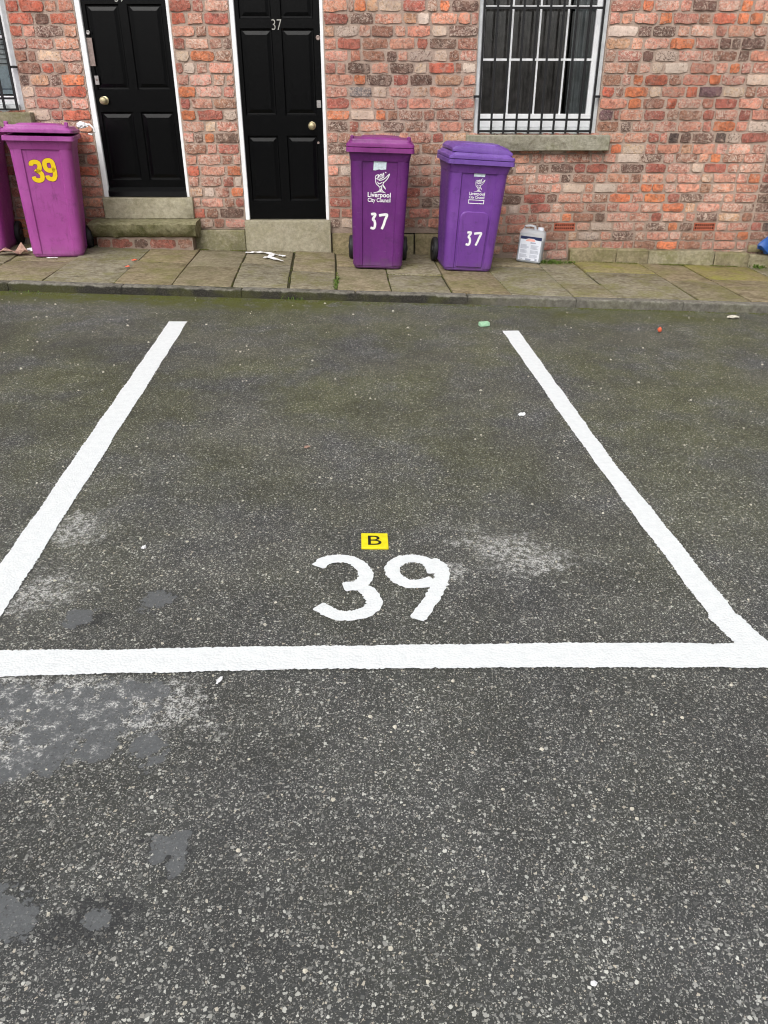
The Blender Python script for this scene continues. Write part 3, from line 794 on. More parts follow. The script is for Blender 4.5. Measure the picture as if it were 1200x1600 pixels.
def build_wall(house, hx, x0, x1, openings, bag, ztop=3.3, zbase=-0.35, baseline=None):
    # mortar body with real openings
    xs = sorted(set([x0, x1] + [v for o in openings for v in o[:2] if x0 < v < x1]))
    zs = sorted(set([zbase, ztop] + [v for o in openings for v in o[2:4] if zbase < v < ztop]))
    mb = MB()
    for a, b in zip(xs[:-1], xs[1:]):
        for c, d in zip(zs[:-1], zs[1:]):
            if any(o[0] <= a+1e-6 and o[1] >= b-1e-6 and o[2] <= c+1e-6 and o[3] >= d-1e-6 for o in openings): continue
            mb.box(a, b, YW, YW+0.22, c, d)
    wall = mk('wall', mb, M['mortar'], house, fix=False)
    bricks = []
    for i in range(-13, 26):
        for (a, b, key) in course_bricks(x0, x1, i, bag, openings):
            xc = (a+b)/2; z = zmid(i, xc)
            if z > ztop-0.03: continue
            if z < zg(xc) + PAVE + 0.005: continue
            bricks.append((a, b, i, xc, z, key))
    vis = []
    for q in bricks:
        px, py, Z = to_px(q[3], YW, q[4])
        if -8 < px < 1208 and py > -6: vis.append(((q[1]-q[0])/Z, q))
    vis.sort(key=lambda t: -t[0])
    single = set(id(q) for _, q in vis[:300])
    FV = []; FF = []; FC = []
    for q in bricks:
        a, b, i, xc, z, key = q
        L = b-a; H = bh(i, xc)
        if key == 'AIR':
            air_brick(wall, xc, z, L-JT, H-JT); continue
        t = 'S' if L > 0.16 else 'H'
        me, V, F = rb.choice(VARS[t])
        ref = (SL if t == 'S' else HL) - JT
        c, al = PAL[key]
        f = rb.uniform(0.82, 1.16)
        c = tuple(max(0, min(1, v*f*rb.uniform(0.95,1.05))) for v in c[:3]) + (max(0, min(1, al + rb.uniform(-0.16,0.16))),)
        y = YW - rb.uniform(0.009, 0.0175)
        sx, sz = (L-JT*rb.uniform(0.7,1.25))/ref, (H-JT*rb.uniform(0.75,1.25))/(PITCH_B-JT)
        rot = rb.gauss(0, 0.013)
        if id(q) in single:
            o = bpy.data.objects.new('brick', me); COL.objects.link(o)
            o.parent = wall; o.location = Vector((xc, y, z)) - ORG[wall]
            o.scale = (sx, 1, sz); o.rotation_euler = (0, rot, 0)
            o.color = c
        else:
            n = len(FV); cr, sr = math.cos(rot), math.sin(rot)
            for v in V:
                vx, vz = v[0]*sx, v[2]*sz
                FV.append((xc + vx*cr + vz*sr, y + v[1], z - vx*sr + vz*cr)); FC.append(c)
            FF += [tuple(k+n for k in f_) for f_ in F]
    if FV:
        mb = MB(); mb.V = FV; mb.F = FF
        o = mk('brickwork', mb, M['brick_joined'], wall, smooth=50, kind='stuff', fix=False)
        at = o.data.color_attributes.new('tint', 'FLOAT_COLOR', 'POINT')
        at.data.foreach_set('color', [v for c in FC for v in c])
    return wall
def air_brick(wall, xc, z, w, h):
    mb = MB(); y0, y1 = YW-0.008, YW+0.004
    x0, x1, z0, z1 = xc-w/2, xc+w/2, z-h/2, z+h/2
    n = 9; ex = 0.012; bw = (w-2*ex)/(n*1.9+0.9)
    mb.box(x0, x1, y0, y1, z0, z0+0.014); mb.box(x0, x1, y0+0.0005, y1, z-0.006, z+0.006); mb.box(x0, x1, y0, y1, z1-0.014, z1)
    mb.box(x0, x0+ex, y0+0.001, y1, z0+0.001, z1-0.001); mb.box(x1-ex, x1, y0+0.001, y1, z0+0.001, z1-0.001)
    for k in range(1, n):
        cx = x0 + ex + (w-2*ex)*k/n
        mb.box(cx-0.0045, cx+0.0045, y0+0.001, y1, z0+0.001, z1-0.001)
    o = mk('air_brick', mb, M['terracotta'], wall)
    mk('shade_sheet', MB().box(x0+0.002, x1-0.002, YW-0.0015, YW+0.003, z0+0.002, z1-0.002), M['hole_shade'], wall)  # near-black sheet painted as the shade inside the grille openings
    return o

D39 = (-2.715, -1.885, 0.595, 2.60)
D37 = (-1.360, -0.538, 0.386, 2.60)
W37 = (0.838, 1.980, 1.145, 2.78)
W39 = (-4.46, -3.318, 1.33, 2.86)

def panel(mb, x0, x1, z0, z1, y):
    """raised and fielded door panel: sunk moulding, flat margin, bevelled field"""
    def ring(inset, dy): return [(x0+inset,y+dy,z0+inset),(x1-inset,y+dy,z0+inset),(x1-inset,y+dy,z1-inset),(x0+inset,y+dy,z1-inset)]
    mb.loft([ring(0,0.001), ring(0.010,0.014), ring(0.020,0.015), ring(0.050,0.006), ring(0.0515,0.006)], False, True)
def make_door(house, x0, x1, z0, z1, cols_, rows, knob, fl, fr):
    yf = YW+0.030
    mb = MB()
    for (a, b, s) in ((x0, x0+fl, -1), (x1-fr, x1, 1)):
        mb.rbox(a, b, YW+0.004, YW+0.13, z0-0.002, z1, 0.004)
    mb.rbox(x0+fl, x1-fr, YW+0.006, YW+0.13, z1-0.05, z1, 0.004)
    mk('door_frame', mb, M['white_wood'], house)
    a, b = x0+fl+0.003, x1-fr-0.003
    mb = MB()
    xs = [a, cols_[0][0], cols_[0][1], cols_[1][0], cols_[1][1], b]
    mb.box(xs[0], xs[1], yf, yf+0.044, z0+0.006, z1-0.053)
    mb.box(xs[2], xs[3], yf, yf+0.044, z0+0.006, z1-0.053)
    mb.box(xs[4], xs[5], yf, yf+0.044, z0+0.006, z1-0.053)
    zz = [z0+0.006] + [v for r_ in rows for v in r_] + [z1-0.053]
    for (p, q) in zip(zz[0::2], zz[1::2]):
        for (c, d) in ((xs[1], xs[2]), (xs[3], xs[4])):
            mb.box(c, d, yf+0.0004, yf+0.044, p, q)
    leaf = mk('door', mb, M['door'], house, fix=False)
    for (c, d) in cols_:
        for (p, q) in rows:
            m2 = MB(); panel(m2, c-0.001, d+0.001, p-0.001, q+0.001, yf); mk('panel', m2, M['door'], leaf)
    kx_, kz = knob
    mk('knob', MB().lathe_y([(0.034,yf-0.001),(0.036,yf-0.006),(0.020,yf-0.012),(0.013,yf-0.022),(0.013,yf-0.036),(0.026,yf-0.042),(0.0335,yf-0.054),(0.0335,yf-0.062),(0.025,yf-0.072),(0.012,yf-0.076)], kx_, kz, 12), M['brass'], leaf, smooth=30)
    return leaf, yf
def text_on_wall(txt, cx, cz, w, h, y, mat, parent, name, bold=0.0, th=0.004, shear=0.0):
    V, F = fit_text(txt, w, h, bold, shear)
    mb = MB(); n = len(V)
    mb.add([(cx+a, y, cz+b) for a, b in V], [tuple(reversed(f)) for f in F])
    return mk(name, mb, mat, parent, fix=False)

def make_window(house, W, cols_n, sash_z, bars_n, blind):
    x0, x1, z0, z1 = W
    mb = MB()
    mb.rbox(x0, x0+0.034, YW+0.020, YW+0.15, z0, z1, 0.003)
    mb.rbox(x1-0.050, x1, YW+0.020, YW+0.15, z0, z1, 0.003)
    mb.rbox(x0+0.034, x1-0.050, YW+0.022, YW+0.15, z1-0.06, z1, 0.003)
    mb.rbox(x0+0.034, x1-0.050, YW-0.004, YW+0.15, z0, z0+0.055, 0.004)
    win = mk('window', mb, M['grey_white'], house)
    a, b = x0+0.036, x1-0.052
    ys = YW+0.055
    mb = MB()
    rail_lo, rail_hi = z0+0.057, sash_z[0]
    mb.rbox(a, b, ys-0.012, ys+0.04, rail_lo, rail_hi, 0.004)
    mb.rbox(a, a+0.026, ys, ys+0.04, rail_hi, z1-0.062, 0.003)
    mb.rbox(b-0.046, b, ys, ys+0.04, rail_hi, z1-0.062, 0.003)
    mb.rbox(a+0.026, b-0.046, ys, ys+0.04, z1-0.10, z1-0.062, 0.003)
    # meeting rail and glazing bars
    ga, gb = a+0.026, b-0.046
    for k in range(1, cols_n):
        x = ga + (gb-ga)*k/cols_n
        mb.box(x-0.0075, x+0.0075, ys+0.006, ys+0.034, rail_hi, z1-0.10)
    for z in sash_z[1:]:
        mb.box(ga, gb, ys+0.004, ys+0.035, z-0.009, z+0.009)
    mk('sash', mb, M['white_wood'], win)
    zs = [rail_hi] + list(sash_z[1:]) + [z1-0.10]
    for k in range(cols_n):
        for p, q in zip(zs[:-1], zs[1:]):
            xa = ga + (gb-ga)*k/cols_n + 0.008; xb = ga + (gb-ga)*(k+1)/cols_n - 0.008
            mk('pane', MB().box(xa, xb, ys+0.018, ys+0.021, p+0.009, q-0.009), M['glass'], win)
    # dark room behind
    mb = MB()
    X0_, X1_, Y0_, Y1_, Z0_, Z1_ = x0-0.5, x1+0.5, YW+0.222, YW+2.6, z0-0.8, z1+0.2
    mb.add([(X0_,Y0_,Z0_),(X1_,Y0_,Z0_),(X1_,Y1_,Z0_),(X0_,Y1_,Z0_),(X0_,Y0_,Z1_),(X1_,Y0_,Z1_),(X1_,Y1_,Z1_),(X0_,Y1_,Z1_)],
           [(0,1,2,3),(4,7,6,5),(1,5,6,2),(2,6,7,3),(3,7,4,0)])
    mk('room', mb, M['room'], win, fix=False)
    return win
def bars(house, name, xs, z0, z1, rails, brk, y, label):
    root = empty(name, ((xs[0]+xs[-1])/2, y, z0), True)
    for x in xs: mk('bar', MB().box(x-0.009, x+0.009, y-0.009, y+0.009, z0, z1), M['iron'], root)
    for z in rails: mk('rail', MB().box(xs[0]-0.006, xs[-1]+0.006, y+0.004, y+0.011, z-0.009, z+0.009), M['iron'], root)
    for z in brk:
        for s, x in ((-1, xs[0]), (1, xs[-1])):
            mk('bracket', MB().box(min(x, x+s*0.055), max(x, x+s*0.055), y+0.001, y+0.013, z-0.010, z+0.010).box(x+s*0.040, x+s*0.056, y+0.002, YW+0.004, z-0.009, z+0.009), M['iron'], root)
    tag(root, label, 'window bars')
    return root
def stones(house, name, lst, mat, y1=YW+0.05, jit=0.002):
    for (a, b, z0, z1, y0) in lst:
        mk(name, MB().rbox(a+0.002, b-0.002, y0, y1, z0, z1, 0.007, 1, jit, 4), M[mat], house, smooth=40)

# ---- house with door 39
h39 = empty('terraced_house', (-3.6, YW, zg(-3.6)+PAVE), True)
st39 = (-2.83, -1.80, -0.2, 0.415)
build_wall(h39, -3.6, -6.6, -1.885, [D39, W39, (-2.715,-1.885,-0.35,0.595)], BAG39)
leaf, yf = make_door(h39, *D39, [(-2.630,-2.335),(-2.262,-1.958)], [(0.745,1.330),(1.508,2.172),(2.29,2.48)], (-2.575,1.422), 0.050, 0.028)
mk('weatherboard', MB().add([(-2.664,yf-0.001,0.680),(-1.915,yf-0.001,0.680),(-2.664,yf-0.040,0.645),(-1.915,yf-0.040,0.645),(-2.664,yf-0.045,0.604),(-1.915,yf-0.045,0.604),(-2.664,yf-0.001,0.604),(-1.915,yf-0.001,0.604)],
   [(0,1,3,2),(2,3,5,4),(4,5,7,6),(0,2,4,6),(1,7,5,3)]), M['door'], leaf)
mk('lock', MB().lathe_y([(0.018,yf),(0.018,yf-0.006),(0.014,yf-0.009),(0.004,yf-0.007)], -2.636, 1.958, 14), M['steel'], leaf, smooth=30)
mk('finger_plate', MB().rbox(-2.662,-2.612, yf-0.003, yf, 1.698, 1.918, 0.001), M['bronze'], leaf)
mk('lock', MB().rbox(-2.640,-2.602, yf-0.008, yf, 1.548, 1.622, 0.003), M['steel'], leaf)
mk('keyhole', MB().lathe_y([(0.010,yf-0.0075),(0.010,yf-0.010),(0.005,yf-0.0105)], -2.621, 1.59, 10), M['bronze'], leaf)
text_on_wall('39', -2.318, 2.226, 0.082, 0.078, yf-0.003, M['digit_metal'], leaf, 'number', -0.008)
# sandstone step and the mossy slab below it
stones(h39, 'doorstep', [(-2.725,-1.850, 0.400, 0.592, YW-0.055)], 'step', YW+0.12)
mb = MB()
rs = random.Random(5)
nx_ = 26
for j, (yy, zz, dy) in enumerate(((YW, 0.402, 0), (YW-0.235, 0.392, 0.006), (YW-0.262, 0.378, 0.014), (YW-0.245, 0.325, 0.030), (YW-0.215, 0.270, 0.022), (YW-0.16, 0.245, 0.006), (YW, 0.245, 0))):
    for k in range(nx_+1):
        x = -2.832 + 1.032*k/nx_
        e = 0.018 if j in (3,4) else 0.0
        if k == 0: x += e
        if k == nx_: x -= e
        mb.V.append((x + rs.uniform(-0.004,0.004), yy + rs.gauss(0, dy*0.45), zz + rs.gauss(0, dy*0.30)))
n1 = nx_+1
for j in range(6):
    for k in range(nx_): mb.F.append((j*n1+k, j*n1+k+1, (j+1)*n1+k+1, (j+1)*n1+k))
mb.F.append(tuple(j*n1 for j in range(7))); mb.F.append(tuple(reversed([j*n1+nx_ for j in range(7)])))
mk('step_slab', mb, M['rough_step'], h39, smooth=55)
sup = mk('step_base', MB().box(-2.79,-1.86, YW-0.185, YW+0.02, 0.05, 0.25), M['mortar'], h39)
for k, (a, b, key) in enumerate(((-2.785,-2.66,'rose'),(-2.645,-2.45,'red2'),(-2.435,-2.30,'dark'),(-2.285,-2.02,'red2'),(-2.005,-1.87,'brown'))):
    me = VARS['S'][k][0]; o = bpy.data.objects.new('brick', me); COL.objects.link(o)
    o.parent = sup; o.location = Vector(((a+b)/2, YW-0.190, 0.192)) - ORG[sup]; o.scale = ((b-a)/(SL-JT), 1, 1.05)
    c, al = PAL[key]; o.color = tuple(v*0.8 for v in c[:3]) + (al*0.6,)
win39 = make_window(h39, W39, 4, (1.46, 1.93, 2.33), 10, True)
mb = MB()
for k in range(34):
    z = 1.575 + k*0.038
    mb.add([(-4.40,YW+0.150,z),(-3.37,YW+0.150,z),(-3.37,YW+0.168,z+0.030),(-4.40,YW+0.168,z+0.030)], [(0,1,2,3)])
    mb.add([(-4.40,YW+0.150,z),(-3.37,YW+0.150,z),(-3.37,YW+0.150,z-0.0022),(-4.40,YW+0.150,z-0.0022)], [(0,1,2,3)])
bl = mk('window_blind', mb, M['blind'])
tag(bl, 'white slatted blind behind the barred window at the left edge', 'blind')
poster = empty('window_poster', (-3.56, YW+0.115, 1.50), True)
mk('sheet', MB().box(-3.74,-3.385, YW+0.112, YW+0.114, 1.475, 1.70), M['pale_print'], poster)
text_on_wall('es', -3.425, 1.625, 0.065, 0.042, YW+0.1112, M['grey_print'], poster, 'lettering', 0.0, shear=0.4)
mk('stripe', MB().box(-3.74,-3.386, YW+0.1108, YW+0.1115, 1.512, 1.520), M['navy'], poster)
tag(poster, 'pale blue poster with handwritten lettering inside the left window', 'poster')
stones(h39, 'window_sill', [(-4.54,-3.235, 1.185, 1.326, YW-0.10)], 'plinth')
tag(h39, 'brick house front with black door 39 and a mossy stone step', 'house')
bars(h39, 'window_bars', [-4.41+0.1157*k for k in range(10)], 1.345, 2.80, [2.30, 1.44, 1.35], [1.69], YW-0.045, 'black iron bars over the window at the left edge')

# ---- house with door 37
h37 = empty('terraced_house', (0.9, YW, zg(0.9)+PAVE), True)
build_wall(h37, 0.9, -1.885, 3.618, [D37, W37, (-1.360,-0.538,-0.35,0.386), (-1.885,-1.36,-0.35,0.297), (-0.538,0.62,-0.35,0.262)], BAG)
leaf, yf = make_door(h37, *D37, [(-1.283,-0.998),(-0.915,-0.627)], [(0.555,1.130),(1.300,1.990),(2.062,2.45)], (-0.672,1.213), 0.042, 0.030)
mk('lock', MB().lathe_y([(0.020,yf),(0.020,yf-0.006),(0.015,yf-0.009),(0.004,yf-0.007)], -0.590, 1.918, 14), M['bronze'], leaf, smooth=30)
mk('lock', MB().rbox(-0.622,-0.582, yf-0.010, yf, 1.362, 1.424, 0.003), M['steel'], leaf)
mk('keyhole', MB().lathe_y([(0.011,yf),(0.011,yf-0.004),(0.004,yf-0.004)], -0.62, 1.07, 10), M['bronze'], leaf)
text_on_wall('37', -0.953, 2.018, 0.088, 0.082, yf-0.003, M['digit_metal'], leaf, 'number', -0.008)
stones(h37, 'doorstep', [(-1.366,-0.520, -0.05, 0.384, YW-0.062)], 'step', YW+0.12)
stones(h37, 'plinth_stone', [(-1.882,-1.368, -0.05, 0.294, YW-0.045), (-0.516,-0.06, -0.1, 0.262, YW-0.030), (-0.055,0.30,-0.1,0.250,YW-0.028), (0.305,0.62,-0.1,0.256,YW-0.034)], 'plinth')
stones(h37, 'plinth_stone', [(1.845,2.30, -0.2, 0.124, YW-0.105), (2.302,2.62,-0.2,0.120,YW-0.110), (2.622,3.28,-0.2,0.108,YW-0.106), (3.282,3.62,-0.2,0.088,YW-0.112)], 'plinth', jit=0.004)
make_window(h37, W37, 4, (1.312, 1.750, 2.155), 10, False)
stones(h37, 'window_sill', [(0.762,2.100, 1.005, 1.140, YW-0.105)], 'sill')
tag(h37, 'brick house front with black door 37 and a barred white window', 'house')
bars(h37, 'window_bars', [0.878+0.1157*k for k in range(10)], 1.150, 2.70, [2.138, 1.266, 1.171], [1.455], YW-0.045, 'black iron bars over the white window right of door 37')
def curtain(x0, x1, y, z0, z1, mat, label, waves, amp, seed):
    r_ = random.Random(seed); mb = MB(); n = 90
    ph = [r_.uniform(0, 6.28) for _ in range(3)]
    for k in range(n+1):
        t = k/n; x = x0 + (x1-x0)*t
        yy = y + amp*(math.sin(t*waves*6.28+ph[0]) + 0.5*math.sin(t*waves*1.7*6.28+ph[1]))
        mb.V += [(x, yy, z0), (x + 0.01*math.sin(t*9), yy, z1)]
    mb.F = [(2*k, 2*k+2, 2*k+3, 2*k+1) for k in range(n)]
    o = mk('curtain', mb, M[mat], smooth='all')
    return tag(o, label, 'curtain')
curtain(0.70, 1.70, YW+0.26, 0.9, 2.75, 'curtain_dark', 'dark brown curtain drawn behind most of the barred window', 11, 0.018, 3)
curtain(1.735, 2.15, YW+0.25, 0.9, 2.75, 'curtain_pale', 'pale grey curtain at the right edge of the barred window', 5, 0.022, 4)

# ---- next house, darker bricks at the right edge
h35 = empty('terraced_house', (5.0, YW, zg(5.0)+PAVE), True)
build_wall(h35, 5.0, 3.618, 6.6, [(4.3,5.1,0.1,2.4)], BAG35)
make_door(h35, 4.3, 5.1, 0.1, 2.4, [(4.375,4.665),(4.74,5.025)], [(0.27,0.85),(1.02,1.70),(1.77,2.2)], (4.95,0.93), 0.042, 0.030)
stones(h35, 'plinth_stone', [(3.622,4.29,-0.25,0.068,YW-0.108), (5.11,6.5,-0.35,0.03,YW-0.1)], 'plinth', jit=0.004)
stones(h35, 'quoin_stone', [(3.632,3.80,0.082,0.152,YW-0.02)], 'plinth')
stones(h35, 'doorstep', [(4.29,5.11,-0.3,0.098,YW-0.07)], 'step', YW+0.12)
tag(h35, 'neighbouring house front with darker bricks at the right edge', 'house')

# ------------------------------------------------------------------ wheelie bins (local frame: x right, y back, z up, front foot at y = 0)
def rring(w, d, y0, z, r, step=0.0, sfr=0.62, n=4):
    P = []
    hw = w/2
    def arc(cx, cy, a0):
        for k in range(n+1):
            a = a0 + math.pi/2*k/n
            P.append((cx + r*math.cos(a), cy + r*math.sin(a), z))
    arc(-hw+r, y0+r, math.pi)                     # front left, ends at the front edge
    for f, dy in ((-sfr, 0), (-sfr+0.035, step), (sfr-0.035, step), (sfr, 0)):
        P.append((hw*f, y0+dy, z))
    arc(hw-r, y0+r, 1.5*math.pi)
    for f in (0.3, 0.42, 0.62, 0.74):
        P.append((hw - (step if f in (0.42,0.62) else 0), y0 + d*f, z))
    arc(hw-r, y0+d-r, 0)
    arc(-hw+r, y0+d-r, 0.5*math.pi)
    for f in (0.74, 0.62, 0.42, 0.3):
        P.append((-hw + (step if f in (0.42,0.62) else 0), y0 + d*f, z))
    return P
def rot_x(V, py, pz, a):
    c, s_ = math.cos(a), math.sin(a)
    return [(x, py + (y-py)*c - (z-pz)*s_, pz + (y-py)*s_ + (z-pz)*c) for x, y, z in V]
def wheelie_bin(loc, yaw, lean, hs, bm_, lm_, style, label, ajar=0.0):
    root = empty('wheelie_bin', loc)
    root.rotation_euler = (0, lean, yaw)
    H = 0.975*hs
    st = 0.012
    F0 = lambda z: -0.085*z/H
    wz = lambda z: 0.445 + 0.065*z/H
    dzf = lambda z: 0.50 + 0.13*z/H
    mb = MB()
    rings = [rring(0.42, 0.47, 0.015, 0.0, 0.05, 0), rring(0.43, 0.485, 0.006, 0.012, 0.055, 0), rring(0.432, 0.488, 0.006, 0.022, 0.055, 0)]
    for z in (0.026, 0.06, 0.30*hs, 0.60*hs, 0.85*hs): rings.append(rring(wz(z), dzf(z), F0(z), z, 0.06, st*min(1, z/0.06)))
    rings.append(rring(wz(H*0.97), dzf(H), F0(H), H*0.97, 0.055, st))
    rings.append(rring(wz(H), dzf(H), F0(H), H+0.01, 0.05, 0))
    mb.loft(rings, True, False)
    mk('body', mb, bm_, root, smooth=24)
    # collar with a turned-down skirt
    mb = MB()
    w, d, y0 = 0.575, 0.72, -0.135
    mb.loft([rring(w-0.03, d-0.03, y0+0.015, H-0.002, 0.030), rring(w, d, y0, H-0.006, 0.035), rring(w, d, y0, H+0.026, 0.035), rring(w-0.012, d-0.012, y0+0.006, H+0.030, 0.03), rring(w-0.10, d-0.10, y0+0.05, H+0.030, 0.03)], True, True)
    mk('collar', mb, lm_, root, smooth=22)
    # tapered skirt that carries the collar
    mb = MB().loft([rring(wz(H)-0.004, dzf(H)-0.004, F0(H)+0.004, H-0.075, 0.05), rring(w-0.045, d-0.05, y0+0.028, H-0.010, 0.03), rring(w-0.040, d-0.05, y0+0.026, H-0.001, 0.03)], False, False)
    mk('skirt', mb, bm_, root, smooth=24)
    # lid
    hinge = (y0+d, H+0.03)
    zl = H+0.033
    mb = MB()
    rl = [rring(w-0.008, d-0.008, y0+0.002, zl, 0.032), rring(w-0.002, d-0.002, y0-0.001, zl+0.004, 0.034), rring(w-0.004, d-0.004, y0+0.000, zl+0.022, 0.034), rring(w-0.012, d-0.012, y0+0.005, zl+0.027, 0.034), rring(w-0.040, d-0.04, y0+0.018, zl+0.029, 0.04),
          rring(w-0.060, d-0.06, y0+0.028, zl+0.046, 0.04), rring(w-0.075, d-0.08, y0+0.036, zl+0.052, 0.045)]
    mb.loft(rl, True, True)
    if style == 'hump':
        rr = []
        for y, k in ((y0+0.050, 0.0), (y0+0.075, 0.85), (y0+0.16, 1.0), (y0+0.45, 1.0), (y0+0.60, 0.3)):
            rr.append([(x, y, zl+0.050+h*k) for x, h in ((-0.215,0.0),(-0.190,0.006),(-0.150,0.024),(0,0.028),(0.150,0.024),(0.190,0.006),(0.215,0.0))])
        mb.loft(rr, True, True)
        mb.loft([rring(w-0.075, 0.05, y0+0.030, zl+0.047, 0.02), rring(w-0.09, 0.035, y0+0.036, zl+0.060, 0.016)], True, True)
    else:
        # overlapping flap with rolled corners, lifted on the left
        rr = []
        for y, k in ((y0+0.030, 0.0), (y0+0.036, 0.6), (y0+0.07, 1.0), (y0+0.30, 1.35), (y0+0.52, 1.2), (y0+0.60, 0.9)):
            top = [(x, y, zl+0.066+h*k - 0.02*x) for x, h in ((-0.258,0.010),(-0.235,0.034),(-0.15,0.040),(0,0.042),(0.15,0.040),(0.225,0.030),(0.258,0.004))]
            bot = [(x, yy, z-0.016-0.004*k) for x, yy, z in reversed(top)]
            rr.append(top+bot)
        mb.loft(rr, True, True)
        mb.loft([rring(0.36, 0.34, y0+0.10, zl+0.10, 0.06), rring(0.34, 0.32, y0+0.11, zl+0.1165, 0.06)], True, True)
    mb.V = rot_x(mb.V, hinge[0], hinge[1], -ajar)
    lid = mk('lid', mb, lm_, root, smooth=22)
    for s_ in (-1, 1):
        m2 = MB().rbox(s_*0.238-0.016, s_*0.238+0.016, y0+0.045, y0+0.085, zl+0.045, zl+0.085, 0.007)
        m2.V = rot_x(m2.V, hinge[0], hinge[1], -ajar)
        if style == 'hump': mk('lid_lug', m2, lm_, lid, smooth=35)
    mk('handle', MB().tube([(-0.25, y0+d-0.01, H+0.012), (-0.24, y0+d+0.045, H+0.018), (0.24, y0+d+0.045, H+0.018), (0.25, y0+d-0.01, H+0.012)], 0.014, 8), bm_, root, smooth=40)
    # wheels on an axle
    mk('axle', MB().tube([(-0.28, 0.475, 0.105), (0.28, 0.475, 0.105)], 0.011, 8), M['rubber'], root)
    for s_ in (-1, 1):
        x = s_*0.250
        wh = mk('wheel', MB().lathe_x([(0.045,x-0.02),(0.095,x-0.025),(0.106,x-0.016),(0.108,x),(0.106,x+0.016),(0.095,x+0.025),(0.045,x+0.02)], 0.475, 0.107, 24), M['rubber'], root, smooth=30)
        mk('hub', MB().lathe_x([(0.040,x+s_*0.019),(0.038,x+s_*0.028),(0.012,x+s_*0.034)], 0.475, 0.107, 14), M['rubber'], wh, smooth=30)
    tag(root, label, 'wheelie bin', 'purple wheelie bins on the pavement')
    return root, (lambda z: F0(z) + st - 0.0018)

def decal(root, name, V, F, mat, yf, lift=0.0):
    mb = MB(); mb.add([(x, yf(z)-lift, z) for x, z in V], F)
    return mk(name, mb, mat, root, fix=False)
def text_decal(root, name, txt, cx, cz, w, h, mat, yf, bold=0.0, shear=0.0, lift=0.0, rot=0.0, space=1.0):
    V, F = fit_text(txt, w, h, bold, shear, space)
    c, s_ = math.cos(rot), math.sin(rot)
    return decal(root, name, [(cx + a*c - b*s_, cz + a*s_ + b*c) for a, b in V], [tuple(reversed(f)) for f in F], mat, yf, lift)
def strokes(root, name, paths, width, mat, yf, lift=0.0, sub=5):
    Va, Fa = [], []
    for p in paths:
        V, F = ribbon_pts(p, width, sub=sub)
        n = len(Va); Va += [(v.x, v.y) for v in V]; Fa += [tuple(i+n for i in reversed(f)) for f in F]
    return decal(root, name, Va, Fa, mat, yf, lift)
def poly(root, name, pts, mat, yf, lift=0.0):
    return decal(root, name, pts, [tuple(range(len(pts)))[::-1]], mat, yf, lift)
def bird(root, cx, ztop, k, mat, yf, lift=0.0):
    """the council's bird emblem in outline; k metres per drawing unit"""
    T = lambda P: [(cx + (u-420)*k, ztop - (v-290)*k) for u, v in P]
    W = 17*k
    strokes(root, 'emblem', [T(p) for p in (
        [(300,425),(318,520),(355,560),(398,600),(402,645),(360,690),(268,716)],
        [(372,462),(450,450),(520,405),(600,330),(560,420),(500,486),(455,500)],
        [(500,480),(465,540),(500,590),(525,640)],
        [(350,490),(372,530),(410,522),(440,500)],
        [(452,545),(440,600),(452,660),(524,714)],
        [(470,560),(490,600),(520,628)],
        [(395,585),(412,650),(416,690)], [(438,590),(424,690)],
        [(380,600),(430,572),(455,560)],
        [(300,425),(380,440),(460,405),(480,392)],
        [(480,392),(470,315),(438,400)], [(412,405),(425,335),(385,372),(372,415)], [(345,425),(370,352),(310,375),(300,425)],
        [(500,295),(530,312)],
        [(290,712),(400,688),(500,700)])], W, mat, yf, lift, 4)

THREE = [(-0.50,0.92),(0.30,0.98),(0.38,0.78),(-0.05,0.30),(0.28,0.08),(0.42,-0.35),(0.20,-0.85),(-0.58,-0.80)]
SEVEN = [(-0.85,0.80),(-0.2,0.88),(0.50,0.93),(0.62,0.80),(0.30,0.20),(0.05,-0.40),(-0.28,-0.95)]
def hand37(root, cx, cz, w, h, mat, yf, sw, lift=0.0):
    def at(P, ox, k): return [(cx + ox + a*w*0.30*k, cz + b*h/2) for a, b in P]
    strokes(root, 'painted_number', [at(THREE, -w*0.30, 0.85), at(SEVEN, w*0.27, 1.0)], sw, mat, yf, lift)
    return

def pz(x): return zg(x) + PAVE
# bin 37, dark purple
bA, yA = wheelie_bin((-0.060, 7.300, pz(-0.06)+0.004), 0.0, 0.029, 1.0, M['bin_a'], M['lid_a'], 'hump', 'dark purple wheelie bin numbered 37 beside door 37, lid flat shut')
poly(bA, 'sticker', [(-0.056,0.828),(-0.036,0.826),(-0.006,0.836),(0.012,0.832),(0.054,0.836),(0.056,0.896),(-0.052,0.900)], M['pale_print'], yA)
bird(bA, 0.012, 0.818, 0.000405, M['white_print'], yA, 0.0005)
text_decal(bA, 'lettering', 'Liverpool', 0.0, 0.625, 0.200, 0.052, M['white_print'], yA, 0.022, lift=0.0005)
text_decal(bA, 'lettering', 'City Council', 0.0, 0.583, 0.198, 0.044, M['white_print'], yA, 0.020, lift=0.0005)
hand37(bA, 0.0, 0.408, 0.158, 0.132, M['white_print'], yA, 0.022, 0.0005)
